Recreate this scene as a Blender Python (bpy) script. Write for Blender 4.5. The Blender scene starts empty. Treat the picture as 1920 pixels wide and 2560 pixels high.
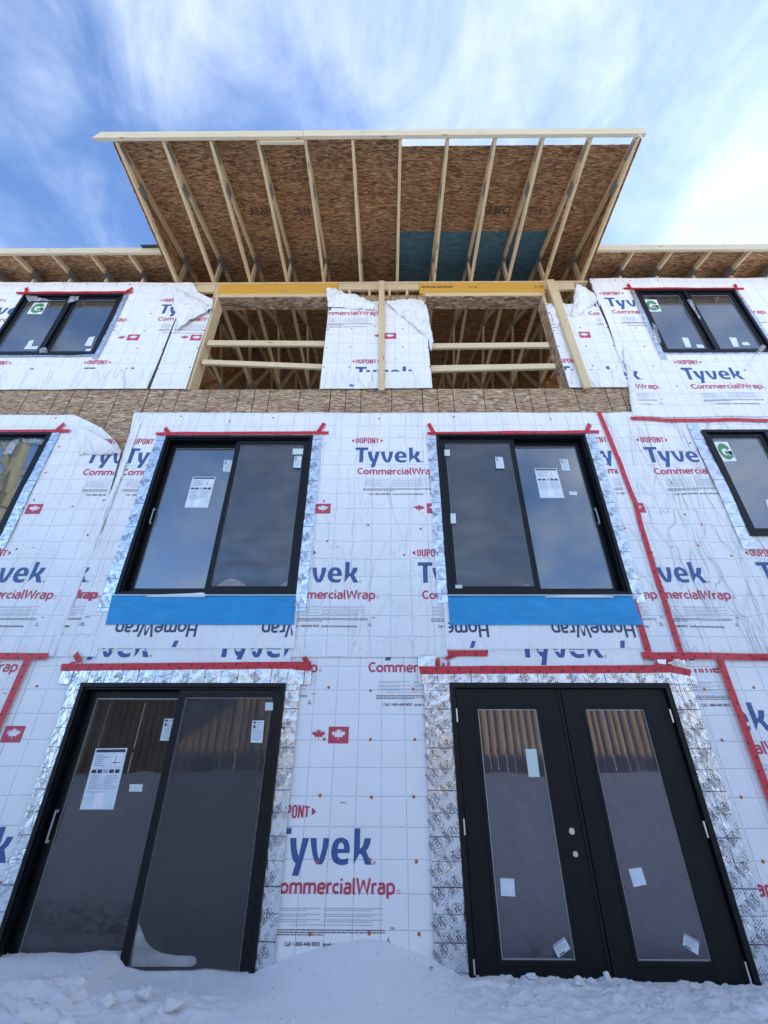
import bpy, bmesh, math, random
import numpy as np
from mathutils import Vector, Matrix, noise
random.seed(7)
S = bpy.context.scene
COL = S.collection
R = math.radians

# ------------------------------------------------------------------ camera
F_PX = 1106.0
PITCH, ROLL, YAW, DIST = R(30.46), R(.19), R(.5), 4.28
_cp, _sp = math.cos(PITCH), math.sin(PITCH)
_fw = np.array([-math.sin(YAW)*_cp, math.cos(YAW)*_cp, _sp])
_rt = np.array([math.cos(YAW), math.sin(YAW), 0.0])
_up = np.cross(_rt, _fw)
_r2 = _rt*math.cos(ROLL) + _up*math.sin(ROLL)
_u2 = _up*math.cos(ROLL) - _rt*math.sin(ROLL)
EYE = np.array([0.0, -DIST, 1.5])
cam = bpy.data.cameras.new('camera')
cam.sensor_fit = 'HORIZONTAL'; cam.sensor_width = 36.0
cam.lens = F_PX/1920*36.0
cam.clip_start = .05; cam.clip_end = 2000
cam_o = bpy.data.objects.new('camera', cam); COL.objects.link(cam_o)
M = Matrix(((_r2[0], _u2[0], -_fw[0], EYE[0]), (_r2[1], _u2[1], -_fw[1], EYE[1]),
            (_r2[2], _u2[2], -_fw[2], EYE[2]), (0, 0, 0, 1)))
cam_o.matrix_world = M
S.camera = cam_o

# ------------------------------------------------------------------ sky, sun, exposure
SUN_EL, SUN_AZ = R(30), R(50)      # azimuth from +Y (behind the building) towards +X
world = bpy.data.worlds.new('World'); S.world = world; world.use_nodes = True
wn, wl = world.node_tree.nodes, world.node_tree.links
wn.clear()
def WN(t, **k):
    n = wn.new(t)
    for a, b in k.items(): setattr(n, a, b)
    return n
w_out = WN('ShaderNodeOutputWorld'); w_bg = WN('ShaderNodeBackground')
w_bg.inputs['Strength'].default_value = .115
w_sky = WN('ShaderNodeTexSky', sky_type='NISHITA'); w_sky.sun_disc = False
w_sky.sun_elevation = SUN_EL; w_sky.sun_rotation = SUN_AZ
w_sky.altitude = 200; w_sky.air_density = 1.0; w_sky.dust_density = .35; w_sky.ozone_density = 3.0
w_tc = WN('ShaderNodeTexCoord'); w_sep = WN('ShaderNodeSeparateXYZ')
wl.new(w_tc.outputs['Generated'], w_sep.inputs[0])
def wmath(op, a, b=None, c=None, clamp=False):
    n = WN('ShaderNodeMath', operation=op); n.use_clamp = clamp
    for i, v in enumerate((a, b, c)):
        if v is None: continue
        if isinstance(v, (int, float)): n.inputs[i].default_value = v
        else: wl.new(v, n.inputs[i])
    return n.outputs[0]
zz = wmath('ADD', wmath('MAXIMUM', w_sep.outputs[2], 0.0), .42)
cx = wmath('DIVIDE', w_sep.outputs[0], zz); cy = wmath('DIVIDE', w_sep.outputs[1], zz)
w_cmb = WN('ShaderNodeCombineXYZ'); wl.new(cx, w_cmb.inputs[0]); wl.new(cy, w_cmb.inputs[1])
w_rot = WN('ShaderNodeMapping'); w_rot.inputs['Rotation'].default_value = (0, 0, R(28))
w_rot.inputs['Scale'].default_value = (1.9, 1.35, 1); w_rot.inputs['Location'].default_value = (2.55, 1.95, 0)
wl.new(w_cmb.outputs[0], w_rot.inputs[0])
n1 = WN('ShaderNodeTexNoise'); n1.inputs['Scale'].default_value = 1.15; n1.inputs['Detail'].default_value = 9
n1.inputs['Roughness'].default_value = .56; n1.inputs['Distortion'].default_value = .35
wl.new(w_rot.outputs[0], n1.inputs['Vector'])
n2 = WN('ShaderNodeTexNoise'); n2.inputs['Scale'].default_value = 3.4; n2.inputs['Detail'].default_value = 8; n2.inputs['Distortion'].default_value = .6
n2.inputs['Roughness'].default_value = .6
wl.new(w_rot.outputs[0], n2.inputs['Vector'])
m = wmath('ADD', wmath('MULTIPLY', n1.outputs[0], .66), wmath('MULTIPLY', n2.outputs[0], .34))
m = wmath('ADD', m, wmath('MULTIPLY', w_sep.outputs[0], .10))       # thicker cloud towards the sun's side

w_ramp = WN('ShaderNodeMapRange'); w_ramp.interpolation_type = 'SMOOTHSTEP'
w_ramp.inputs['From Min'].default_value = .37; w_ramp.inputs['From Max'].default_value = .69
wl.new(m, w_ramp.inputs['Value'])
w_fac = wmath('MULTIPLY', w_ramp.outputs[0], .90)
w_cc = WN('ShaderNodeMix', data_type='RGBA')          # cloud colour: grey blue to white
w_cc.inputs[6].default_value = (3.1, 3.7, 4.8, 1); w_cc.inputs[7].default_value = (4.1, 4.45, 5.0, 1)
wl.new(wmath('MULTIPLY', w_ramp.outputs[0], n2.outputs[0], clamp=True), w_cc.inputs[0])
w_mix = WN('ShaderNodeMix', data_type='RGBA')
w_tint = WN('ShaderNodeMix', data_type='RGBA', blend_type='MULTIPLY'); w_tint.inputs[0].default_value = 1
w_tint.inputs[7].default_value = (.92, 1.03, 1.20, 1); wl.new(w_sky.outputs[0], w_tint.inputs[6])
wl.new(w_fac, w_mix.inputs[0]); wl.new(w_tint.outputs[2], w_mix.inputs[6]); wl.new(w_cc.outputs[2], w_mix.inputs[7])
wl.new(w_mix.outputs[2], w_bg.inputs[0]); wl.new(w_bg.outputs[0], w_out.inputs[0])

sun = bpy.data.lights.new('sun', 'SUN'); sun.energy = 5.0; sun.angle = R(.5); sun.color = (1, .95, .88)
sun_o = bpy.data.objects.new('sun', sun); COL.objects.link(sun_o)
_sd = Vector((math.sin(SUN_AZ)*math.cos(SUN_EL), math.cos(SUN_AZ)*math.cos(SUN_EL), math.sin(SUN_EL)))
sun_o.rotation_euler = (-_sd).to_track_quat('-Z', 'Y').to_euler(); sun_o.location = (20, 30, 40)
vs = S.view_settings; vs.view_transform = 'Standard'; vs.look = 'None'; vs.gamma = 1; vs.use_curve_mapping = False
vs.exposure = 1.42
S.cycles.max_bounces = 8; S.cycles.glossy_bounces = 4; S.cycles.transparent_max_bounces = 12

# ------------------------------------------------------------------ measuring helpers (photograph -> metres)
def ray(px, py): return _fw*F_PX + _r2*(px-960) + _u2*(1280-py)
def P(px, py, Y=0.0):
    d = ray(px, py); t = (Y-EYE[1])/d[1]; return EYE + d*t
def W(px, py, Y=0.0):
    p = P(px, py, Y); return float(p[0]), float(p[2])

# ------------------------------------------------------------------ materials
def new_mat(name):
    mt = bpy.data.materials.new(name); mt.use_nodes = True
    nt = mt.node_tree; return mt, nt.nodes, nt.links, nt.nodes['Principled BSDF']
class NB:
    """tiny node builder"""
    def __init__(s, name):
        s.mat, s.n, s.l, s.b = new_mat(name)
    def node(s, t, **k):
        n = s.n.new(t)
        for a, b in k.items(): setattr(n, a, b)
        return n
    def put(s, sock, v):
        if isinstance(v, bpy.types.NodeSocket): s.l.new(v, sock)
        else: sock.default_value = v
    def math(s, op, *a, clamp=False):
        n = s.node('ShaderNodeMath', operation=op); n.use_clamp = clamp
        for i, v in enumerate(a): s.put(n.inputs[i], v)
        return n.outputs[0]
    def pos(s): 
        g = s.node('ShaderNodeNewGeometry'); sp = s.node('ShaderNodeSeparateXYZ'); s.l.new(g.outputs['Position'], sp.inputs[0])
        return g.outputs['Position'], sp.outputs[0], sp.outputs[1], sp.outputs[2]
    def comb(s, x=0., y=0., z=0.):
        n = s.node('ShaderNodeCombineXYZ')
        for i, v in enumerate((x, y, z)): s.put(n.inputs[i], v)
        return n.outputs[0]
    def noise(s, vec, scale, detail=3, rough=.5, dist=0, out=0):
        n = s.node('ShaderNodeTexNoise'); s.put(n.inputs['Vector'], vec)
        n.inputs['Scale'].default_value = scale; n.inputs['Detail'].default_value = detail
        n.inputs['Roughness'].default_value = rough; n.inputs['Distortion'].default_value = dist
        return n.outputs[out]
    def map(s, vec, loc=(0,0,0), rot=(0,0,0), scale=(1,1,1)):
        n = s.node('ShaderNodeMapping'); s.put(n.inputs[0], vec)
        n.inputs['Location'].default_value = loc; n.inputs['Rotation'].default_value = rot; n.inputs['Scale'].default_value = scale
        return n.outputs[0]
    def rng(s, v, a, b, c=0., d=1., smooth=False):
        n = s.node('ShaderNodeMapRange'); s.put(n.inputs[0], v)
        if smooth: n.interpolation_type = 'SMOOTHSTEP'
        for i, q in enumerate((a, b, c, d)): n.inputs[i+1].default_value = q
        return n.outputs[0]
    def mix(s, f, a, b, blend='MIX'):
        n = s.node('ShaderNodeMix', data_type='RGBA', blend_type=blend)
        s.put(n.inputs[0], f); s.put(n.inputs[6], a if isinstance(a, bpy.types.NodeSocket) else (*a, 1)); s.put(n.inputs[7], b if isinstance(b, bpy.types.NodeSocket) else (*b, 1))
        return n.outputs[2]
    def ramp(s, v, stops):
        n = s.node('ShaderNodeValToRGB'); s.put(n.inputs[0], v)
        e = n.color_ramp.elements
        while len(e) < len(stops): e.new(.5)
        for i, (p, c) in enumerate(stops): e[i].position = p; e[i].color = (*c, 1)
        return n.outputs[0]
    def bump(s, h, strength=.3, dist=.01, normal=None):
        n = s.node('ShaderNodeBump'); s.put(n.inputs['Height'], h)
        n.inputs['Strength'].default_value = strength; n.inputs['Distance'].default_value = dist
        if normal is not None: s.l.new(normal, n.inputs['Normal'])
        s.l.new(n.outputs[0], s.b.inputs['Normal']); return n.outputs[0]
    def set(s, **k):
        for a, v in k.items():
            a = {'color': 'Base Color', 'rough': 'Roughness', 'metal': 'Metallic', 'ior': 'IOR', 'spec': 'Specular IOR Level'}.get(a, a)
            if isinstance(v, tuple) and len(v) == 3: v = (*v, 1)
            s.put(s.b.inputs[a], v)
        return s

def plain(name, col, rough=.5, **k):
    nb = NB(name); nb.set(color=col, rough=rough, **k); return nb.mat

def wrap_material(name, gx, gz, warp=.004, wrinkle=.5, plain_sheet=False, tilt=0.0):
    """white spun house wrap with printed 8 inch grid; gx, gz = phase of the printed lines"""
    nb = NB(name); pos, X, Y, Z = nb.pos()
    wv = nb.noise(pos, 1.7, 2); wv2 = nb.noise(nb.map(pos, loc=(5, 3, 8)), 3.1, 2)
    Xw = nb.math('ADD', X, nb.math('MULTIPLY', nb.math('SUBTRACT', wv, .5), warp*6))
    Zw = nb.math('ADD', Z, nb.math('MULTIPLY', nb.math('SUBTRACT', wv2, .5), warp*6))
    p = .20335
    u = nb.math('FRACT', nb.math('DIVIDE', nb.math('SUBTRACT', Xw, gx - p*200.5), p))
    v = nb.math('FRACT', nb.math('DIVIDE', nb.math('SUBTRACT', Zw, gz - p*200.5), p))
    du = nb.math('MULTIPLY', nb.math('ABSOLUTE', nb.math('SUBTRACT', u, .5)), p)
    dv = nb.math('MULTIPLY', nb.math('ABSOLUTE', nb.math('SUBTRACT', v, .5)), p)
    hw = .0015
    def line(a, b):     # line along one axis, broken just before the crossing
        on = nb.rng(a, hw*.6, hw*1.5, 1, 0)
        gap = nb.rng(b, .0035, .0045, 0, 1)
        return nb.math('MULTIPLY', on, gap)
    g = nb.math('MAXIMUM', line(du, dv), line(dv, du))
    g = nb.math('MULTIPLY', g, nb.rng(nb.noise(pos, 60, 1), .3, .6, .55, .9))
    fib = nb.noise(pos, 140, 2, .7)
    cl = nb.noise(pos, 2.5, 3, .55)
    base = nb.mix(nb.rng(cl, .3, .7), (.80, .80, .80), (.86, .86, .855))
    base = nb.mix(nb.math('MULTIPLY', nb.rng(fib, .35, .7), .12), base, (.70, .73, .78))
    dirt = nb.rng(nb.noise(pos, 9, 5, .7), .68, .8, 0, .22)
    base = nb.mix(dirt, base, (.55, .53, .5))
    if not plain_sheet: base = nb.mix(g, base, (.13, .16, .24))
    nb.set(color=base, rough=.62, spec=.35)
    w1 = nb.noise(nb.map(pos, scale=(1, 1, .35)), 6, 3, .5, .8)
    w2 = nb.noise(nb.map(pos, rot=(0, R(35), 0), scale=(1, 1, .3)), 13, 3, .55, 1.2)
    h = nb.math('ADD', nb.math('MULTIPLY', w1, .7), nb.math('MULTIPLY', w2, .4))
    h = nb.math('ADD', h, nb.math('MULTIPLY', fib, .012))
    r1 = nb.noise(nb.map(pos, rot=(0, R(-18), 0), scale=(1, 1, .28)), 3.2, 2, .5, .5)
    r2 = nb.noise(nb.map(pos, loc=(4, 1, 9), rot=(0, R(50), 0), scale=(1, 1, .35)), 4.5, 2, .5, .7)
    for r_, w_ in ((r1, .9), (r2, .6)):
        rd = nb.math('POWER', nb.math('SUBTRACT', 1.0, nb.math('ABSOLUTE', nb.math('SUBTRACT', nb.math('MULTIPLY', r_, 2.0), 1.0))), 14.0)
        h = nb.math('ADD', h, nb.math('MULTIPLY', rd, w_*min(wrinkle, 1)*.8))
    nb.bump(h, wrinkle, .03)
    return nb.mat

WRAP_LOW = wrap_material('wrap_low', -.255, 1.737, .002, .26)
WRAP_MID = wrap_material('wrap_mid', -.168, 4.657, .009, .75)
WRAP_MIDL = wrap_material('wrap_mid_left', -.06, 4.657, .008, .65)
WRAP_MIDR = wrap_material('wrap_mid_right', -.02, 4.657, .011, 1.0)
WRAP_TOP = wrap_material('wrap_top', -.09, 6.62, .004, .55)
WRAP_PLAIN = wrap_material('wrap_plain', 0, 0, 0, .9, True)
WRAP_PLAINBAND = wrap_material('wrap_plain_band', 0, 0, 0, .6, True)
INK_BLUE = plain('ink_blue', (.045, .10, .265), .5)
INK_NAVY = plain('ink_navy', (.04, .06, .13), .5)
INK_RED = plain('ink_red', (.50, .055, .10), .5)
INK_GREY = plain('ink_grey', (.36, .39, .47), .6)
STAMP_GREY = plain('stamp_grey', (.11, .11, .12), .5)
INK_BLACK = plain('ink_black', (.03, .03, .04), .5)
WHITE_INK = plain('ink_white', (.8, .81, .84), .6)
NAIL = plain('nail_cap_plastic', (.42, .13, .045), .4)

def osb_material(name, plane, stops, lines=False, rough=.75, blue=None, fine=1.0):
    nb = NB(name); pos, X, Y, Z = nb.pos()
    oi = nb.node('ShaderNodeObjectInfo')
    if plane == 'xz': vec = nb.comb(X, Z, 0.)
    elif plane == 'xy': vec = nb.comb(X, Y, 0.)
    else: vec = nb.comb(Y, Z, 0.)
    warp = nb.node('ShaderNodeVectorMath', operation='ADD')
    nz = nb.noise(vec, 7, 2, .5, 0, 1)
    sc = nb.node('ShaderNodeVectorMath', operation='SCALE'); nb.l.new(nz, sc.inputs[0]); sc.inputs['Scale'].default_value = .05
    nb.l.new(vec, warp.inputs[0]); nb.l.new(sc.outputs[0], warp.inputs[1]); vec2 = warp.outputs[0]
    val = None; edge = None
    for k, (ang, sx, sy) in enumerate(((8, 7, 26), (-38, 9, 34), (52, 9, 30), (-12, 11, 44), (28, 8, 38), (-75, 10, 32))):
        v = nb.node('ShaderNodeTexVoronoi'); v.voronoi_dimensions = '2D'
        nb.put(v.inputs['Vector'], nb.map(vec2, loc=(k*3.7, k*1.3, 0), rot=(0, 0, R(ang)), scale=(sx*fine, sy*fine*(1.5 if fine > 1 else 1), 1)))
        v.inputs['Scale'].default_value = 1
        sp = nb.node('ShaderNodeSeparateColor'); nb.l.new(v.outputs['Color'], sp.inputs[0])
        r1, r2 = sp.outputs[0], sp.outputs[1]
        d = v.outputs['Distance']
        grain = nb.noise(nb.map(vec2, rot=(0, 0, R(ang)), scale=(10, 260, 1)), 1, 2)
        shade = nb.math('ADD', nb.math('MULTIPLY', r1, .78), nb.math('MULTIPLY', grain, .25))
        shade = nb.math('SUBTRACT', shade, nb.rng(d, .35, .75, 0, .22))
        if val is None: val = shade
        else:
            f = nb.math('MULTIPLY', nb.math('GREATER_THAN', r2, .56), nb.math('LESS_THAN', d, .52))
            mx = nb.node('ShaderNodeMix'); nb.put(mx.inputs[0], f); nb.put(mx.inputs[2], val); nb.put(mx.inputs[3], shade); val = mx.outputs[0]
    col = nb.ramp(val, stops)
    big = nb.noise(vec, 1.3, 2)
    col = nb.mix(nb.rng(big, .35, .7, 0, .25), col, (.22, .13, .07))
    if blue: col = nb.mix(.82, col, blue)
    if lines:
        q = nb.math('DIVIDE', nb.math('ADD', X, 4.413+.2033*60), .2033)
        wob = nb.math('MULTIPLY', nb.math('SUBTRACT', nb.noise(pos, 3, 1), .5), .03)
        q = nb.math('ADD', q, wob)
        cell = nb.math('MODULO', nb.math('ROUND', q), 6.0)
        near = nb.math('MULTIPLY', nb.math('ABSOLUTE', nb.math('SUBTRACT', q, nb.math('ROUND', q))), .2033)
        on = nb.rng(near, .0035, .008, 1, 0)
        ok = nb.math('MULTIPLY', nb.math('LESS_THAN', nb.math('ABSOLUTE', nb.math('SUBTRACT', cell, 3)), .5), 1.0)
        ok2 = nb.math('LESS_THAN', nb.math('ABSOLUTE', nb.math('SUBTRACT', cell, 5)), .5)
        keep = nb.math('SUBTRACT', 1.0, nb.math('MAXIMUM', ok, ok2))
        col = nb.mix(nb.math('MULTIPLY', nb.math('MULTIPLY', on, keep), .9), col, (.03, .018, .01))
    nb.set(color=col, rough=rough, spec=.3)
    nb.bump(val, .35, .004)
    return nb.mat
OSB_TAN = [(0, (.06, .032, .016)), (.22, (.22, .13, .07)), (.5, (.36, .24, .145)), (.8, (.55, .41, .28)), (1, (.74, .61, .45))]
OSB_RED = [(0, (.06, .026, .012)), (.25, (.24, .105, .042)), (.55, (.43, .215, .09)), (.82, (.62, .36, .17)), (1, (.80, .54, .30))]
OSB_WALL = osb_material('osb_wall', 'xz', OSB_TAN, lines=True, fine=1.4)
OSB_ROOF = osb_material('osb_roof', 'xy', OSB_RED, fine=1.25)
OSB_BLUE = osb_material('osb_roof_blue', 'xy', OSB_RED, blue=(.025, .165, .225))
OSB_SOFFIT = osb_material('osb_soffit', 'xy', OSB_TAN)
OSB_JAMB = osb_material('osb_jamb', 'yz', OSB_TAN)
OSB_SIDE = osb_material('osb_side', 'yz', OSB_RED)

def lumber_material(name, axis, c1, c2, dark, knots=True, rough=.65):
    nb = NB(name); pos, X, Y, Z = nb.pos()
    oi = nb.node('ShaderNodeObjectInfo')
    s = {'x': (1.2, 55, 55), 'y': (55, 1.2, 55), 'z': (55, 55, 1.2)}[axis]
    ofs = nb.node('ShaderNodeVectorMath', operation='ADD'); nb.put(ofs.inputs[0], pos)
    nb.put(ofs.inputs[1], nb.comb(nb.math('MULTIPLY', oi.outputs['Random'], 7.0), nb.math('MULTIPLY', oi.outputs['Random'], 3.0), nb.math('MULTIPLY', oi.outputs['Random'], 5.0)))
    v = ofs.outputs[0]
    gr = nb.noise(nb.map(v, scale=s), 1, 5, .6, 1.5)
    col = nb.mix(nb.rng(gr, .3, .72), c1, c2)
    tint = nb.rng(oi.outputs['Random'], 0, 1, .0, .35)
    col = nb.mix(tint, col, (c2[0]*.8, c2[1]*.76, c2[2]*.68))
    if knots:
        ks = tuple(q*.22 if q < 5 else q*.30 for q in s)
        ks = {'x': (2.6, 11, 11), 'y': (11, 2.6, 11), 'z': (11, 11, 2.6)}[axis]
        vo = nb.node('ShaderNodeTexVoronoi'); nb.put(vo.inputs['Vector'], nb.map(v, scale=ks)); vo.inputs['Scale'].default_value = 1
        sp = nb.node('ShaderNodeSeparateColor'); nb.l.new(vo.outputs['Color'], sp.inputs[0])
        k = nb.math('MULTIPLY', nb.rng(vo.outputs['Distance'], .07, .17, 1, 0), nb.math('GREATER_THAN', sp.outputs[0], .5))
        col = nb.mix(nb.math('MULTIPLY', k, .8), col, dark)
    stain = nb.rng(nb.noise(v, 3.5, 4, .6), .58, .75, 0, .3)
    col = nb.mix(stain, col, (.36, .31, .24))
    nb.set(color=col, rough=rough, spec=.3)
    nb.bump(gr, .2, .003)
    return nb.mat
SPF = ((.60, .46, .27), (.74, .60, .40), (.22, .11, .05))
WOOD_X = lumber_material('lumber_x', 'x', *SPF)
WOOD_Y = lumber_material('lumber_y', 'y', (.62, .46, .25), (.78, .61, .37), (.22, .11, .05))
WOOD_Z = lumber_material('lumber_z', 'z', (.56, .42, .24), (.70, .56, .36), (.22, .11, .05))
WOOD_PALE = lumber_material('fascia_lumber', 'x', (.56, .46, .30), (.68, .58, .41), (.20, .12, .06))
LVL = lumber_material('laminated_header', 'x', (.60, .31, .055), (.76, .45, .09), (.2, .08, .02), False, .4)
FENCE_WOOD = lumber_material('fence_wood', 'z', (.20, .14, .07), (.38, .28, .15), (.06, .03, .015), True, .8)

nb = NB('window_frame_black'); pos, X, Y, Z = nb.pos()
fr = nb.noise(pos, 30, 4, .6)
nb.set(color=nb.mix(nb.rng(fr, .4, .75, 0, .5), (.004, .0045, .006), (.011, .012, .015)), rough=nb.rng(fr, .3, .7, .25, .45), spec=.28)
FRAME = nb.mat
nb = NB('door_slab_black'); pos, X, Y, Z = nb.pos()
fr = nb.noise(pos, 18, 5, .65)
nb.set(color=nb.mix(nb.rng(fr, .45, .75, 0, .6), (.005, .0055, .007), (.011, .012, .014)), rough=nb.rng(fr, .3, .7, .36, .6), spec=.25)
nb.bump(nb.noise(pos, 300, 2), .08, .001)
SLAB = nb.mat
BEAD = plain('pane_spacer', (.42, .45, .46), .35, metal=.6)
HINGE = plain('hinge_steel', (.75, .70, .66), .3, metal=.7)
HANDLE = plain('handle_grey', (.30, .34, .37), .3)

def glass_material(name, tint, f0ior, rough=.02, wobble=.02):
    nb = NB(name); pos, X, Y, Z = nb.pos()
    dust = nb.noise(pos, 5, 6, .7); sm = nb.noise(nb.map(pos, scale=(1, 1, .25)), 3, 4, .6)
    c = nb.mix(nb.rng(dust, .45, .8, 0, .7), tint, tuple(q*1.5+.022 for q in tint))
    nb.set(color=c, rough=nb.rng(sm, .35, .7, rough, rough+.035), ior=f0ior, spec=.5)
    nb.bump(nb.noise(pos, 1.6, 2), wobble, .02)
    return nb.mat
GLASS_SKY = glass_material('glass_upper', (.022, .026, .032), 3.1, .01, .012)
GLASS_LOW = glass_material('glass_lower', (.018, .014, .016), 1.95, .01, .01)
GLASS_FR = glass_material('glass_garden_door', (.048, .044, .060), 2.1, .005, .004)

def screen_material():
    nb = NB('insect_screen'); nb.n.remove(nb.b)
    out = nb.n['Material Output']
    d = nb.node('ShaderNodeBsdfPrincipled'); d.inputs['Base Color'].default_value = (.075, .078, .085, 1); d.inputs['Roughness'].default_value = .6
    t = nb.node('ShaderNodeBsdfTransparent'); mx = nb.node('ShaderNodeMixShader')
    g = nb.node('ShaderNodeNewGeometry')
    w = nb.noise(nb.map(g.outputs['Position'], scale=(1, 1, 3)), 3, 3, .5)
    nb.put(mx.inputs[0], nb.rng(w, .3, .7, .16, .30)); nb.l.new(t.outputs[0], mx.inputs[1]); nb.l.new(d.outputs[0], mx.inputs[2])
    nb.l.new(mx.outputs[0], out.inputs[0]); return nb.mat
SCREEN = screen_material()
def film_material():
    nb = NB('plastic_film'); out = nb.n['Material Output']
    nb.set(color=(.75, .78, .82), rough=.25, spec=.6)
    g = nb.node('ShaderNodeNewGeometry'); h = nb.noise(g.outputs['Position'], 22, 4, .6, 1)
    nb.bump(h, .8, .02)
    t = nb.node('ShaderNodeBsdfTransparent'); mx = nb.node('ShaderNodeMixShader')
    nb.put(mx.inputs[0], nb.rng(h, .35, .7, .12, .6)); nb.l.new(t.outputs[0], mx.inputs[1]); nb.l.new(nb.b.outputs[0], mx.inputs[2])
    nb.l.new(mx.outputs[0], out.inputs[0]); return nb.mat
FILM = film_material()

# foil flashing tape: UV in metres (u along the strip, v across)
nb = NB('foil_tape')
uvn = nb.node('ShaderNodeUVMap'); sp = nb.node('ShaderNodeSeparateXYZ'); nb.l.new(uvn.outputs[0], sp.inputs[0]); U, V = sp.outputs[0], sp.outputs[1]
pos, X, Y, Z = nb.pos()
per = .305
ul = nb.math('MULTIPLY', nb.math('ABSOLUTE', nb.math('SUBTRACT', nb.math('FRACT', nb.math('DIVIDE', U, per)), .5)), per)
ud = nb.math('MULTIPLY', nb.math('ABSOLUTE', nb.math('SUBTRACT', nb.math('FRACT', nb.math('ADD', nb.math('DIVIDE', U, per), .5)), .5)), per)
solid = nb.rng(ul, .0022, .0035, 1, 0)
dash = nb.math('MULTIPLY', nb.rng(ud, .0022, .0035, 1, 0), nb.math('GREATER_THAN', nb.math('FRACT', nb.math('DIVIDE', V, .017)), .42))
ink = nb.math('MAXIMUM', solid, dash)
# diagonal stamped text-like print
a = R(50)
U2 = nb.math('ADD', nb.math('MULTIPLY', U, math.cos(a)), nb.math('MULTIPLY', V, math.sin(a)))
V2 = nb.math('SUBTRACT', nb.math('MULTIPLY', V, math.cos(a)), nb.math('MULTIPLY', U, math.sin(a)))
rows = nb.math('LESS_THAN', nb.math('FRACT', nb.math('DIVIDE', V2, .0145)), .42)
lett = nb.math('GREATER_THAN', nb.noise(nb.comb(nb.math('MULTIPLY', U2, 150.), nb.math('MULTIPLY', nb.math('FLOOR', nb.math('DIVIDE', V2, .0145)), 13.7), 0.), 1, 0), .50)
cu = nb.math('FRACT', nb.math('DIVIDE', U2, .155)); cv = nb.math('FRACT', nb.math('DIVIDE', V2, .118))
blk = nb.math('MULTIPLY', nb.math('LESS_THAN', cu, .72), nb.math('LESS_THAN', cv, .62))
txt = nb.math('MULTIPLY', nb.math('MULTIPLY', rows, lett), blk)
ink = nb.math('MAXIMUM', ink, nb.math('MULTIPLY', txt, .92))
cr = nb.node('ShaderNodeTexVoronoi'); cr.feature = 'F1'; nb.put(cr.inputs['Vector'], nb.map(pos, scale=(1, 1, .55))); cr.inputs['Scale'].default_value = 26
cn = nb.noise(nb.map(pos, scale=(1, 1, .5)), 9, 4, .55, 1.6)
h = nb.math('ADD', nb.math('MULTIPLY', cr.outputs['Distance'], .35), cn)
col = nb.mix(ink, (.76, .80, .84), (.03, .03, .035))
nb.set(color=col, metal=nb.math('SUBTRACT', .85, nb.math('MULTIPLY', ink, .8)), rough=.24)
nb.bump(h, .42, .03)
FOIL = nb.mat

# red seam tape
nb = NB('red_tape')
uvn = nb.node('ShaderNodeUVMap'); sp = nb.node('ShaderNodeSeparateXYZ'); nb.l.new(uvn.outputs[0], sp.inputs[0]); U, V = sp.outputs[0], sp.outputs[1]
pos, X, Y, Z = nb.pos()
pu = nb.math('DIVIDE', U, .105); cell = nb.math('FLOOR', pu)
fu = nb.math('MULTIPLY', nb.math('SUBTRACT', nb.math('FRACT', pu), .5), .105)
alt = nb.math('MODULO', nb.math('ABSOLUTE', cell), 2.0)
vc = nb.math('SUBTRACT', V, nb.math('ADD', .018, nb.math('MULTIPLY', alt, .026)))
r = nb.math('SQRT', nb.math('ADD', nb.math('POWER', nb.math('ABSOLUTE', fu), 2.), nb.math('POWER', nb.math('ABSOLUTE', vc), 2.)))
spot = nb.math('MULTIPLY', nb.rng(r, .012, .016, 1, 0), nb.rng(nb.noise(pos, 160, 2), .34, .46, .5, 1))
h = nb.noise(nb.comb(nb.math('MULTIPLY', U, 26.), nb.math('MULTIPLY', V, 45.), 0.), 1, 4, .6, 1.5)
col = nb.mix(nb.rng(h, .35, .7), (.50, .008, .02), (.66, .018, .04))
col = nb.mix(nb.math('MULTIPLY', spot, .85), col, (.06, .012, .015))
nb.set(color=col, rough=.33, spec=.6)
nb.bump(h, .5, .008)
RED_TAPE = nb.mat

nb = NB('blue_membrane'); pos, X, Y, Z = nb.pos()
h = nb.noise(nb.map(pos, scale=(.6, 1, 1.6)), 9, 4, .6, .6)
nb.set(color=nb.mix(nb.rng(h, .3, .7), (.005, .23, .50), (.010, .30, .60)), rough=.38, spec=.5); nb.bump(h, .75, .02)
BLUE = nb.mat

nb = NB('snow'); pos, X, Y, Z = nb.pos()
g1 = nb.noise(pos, 9, 6, .65); g2 = nb.noise(pos, 60, 4, .7); g3 = nb.noise(pos, 320, 2, .7)
nb.set(color=nb.mix(nb.rng(g2, .3, .7), (.87, .88, .90), (.93, .94, .95)), rough=.7, spec=.3)
nb.put(nb.b.inputs['Subsurface Weight'], .25); nb.b.inputs['Subsurface Radius'].default_value = (.02, .03, .04); nb.b.inputs['Subsurface Scale'].default_value = .5
nb.bump(nb.math('ADD', nb.math('ADD', g1, nb.math('MULTIPLY', g2, .6)), nb.math('MULTIPLY', g3, .3)), .7, .03)
SNOW = nb.mat
PAPER = NB('sticker_paper'); pos, X, Y, Z = PAPER.pos()
PAPER.set(color=PAPER.mix(PAPER.rng(PAPER.noise(pos, 14, 3), .35, .7), (.60, .68, .74), (.72, .78, .82)), rough=.5); PAPER = PAPER.mat
PAPER_GREEN = plain('sticker_pale_green', (.58, .68, .66), .5)
GREEN = plain('sticker_green', (.08, .26, .12), .4)
DARK_ROOM = plain('interior_dark', (.03, .027, .025), .9)  # room shade put into the colour: near-black for unlit interiors
STEEL = NB('truss_plate'); pos, X, Y, Z = STEEL.pos()
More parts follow.
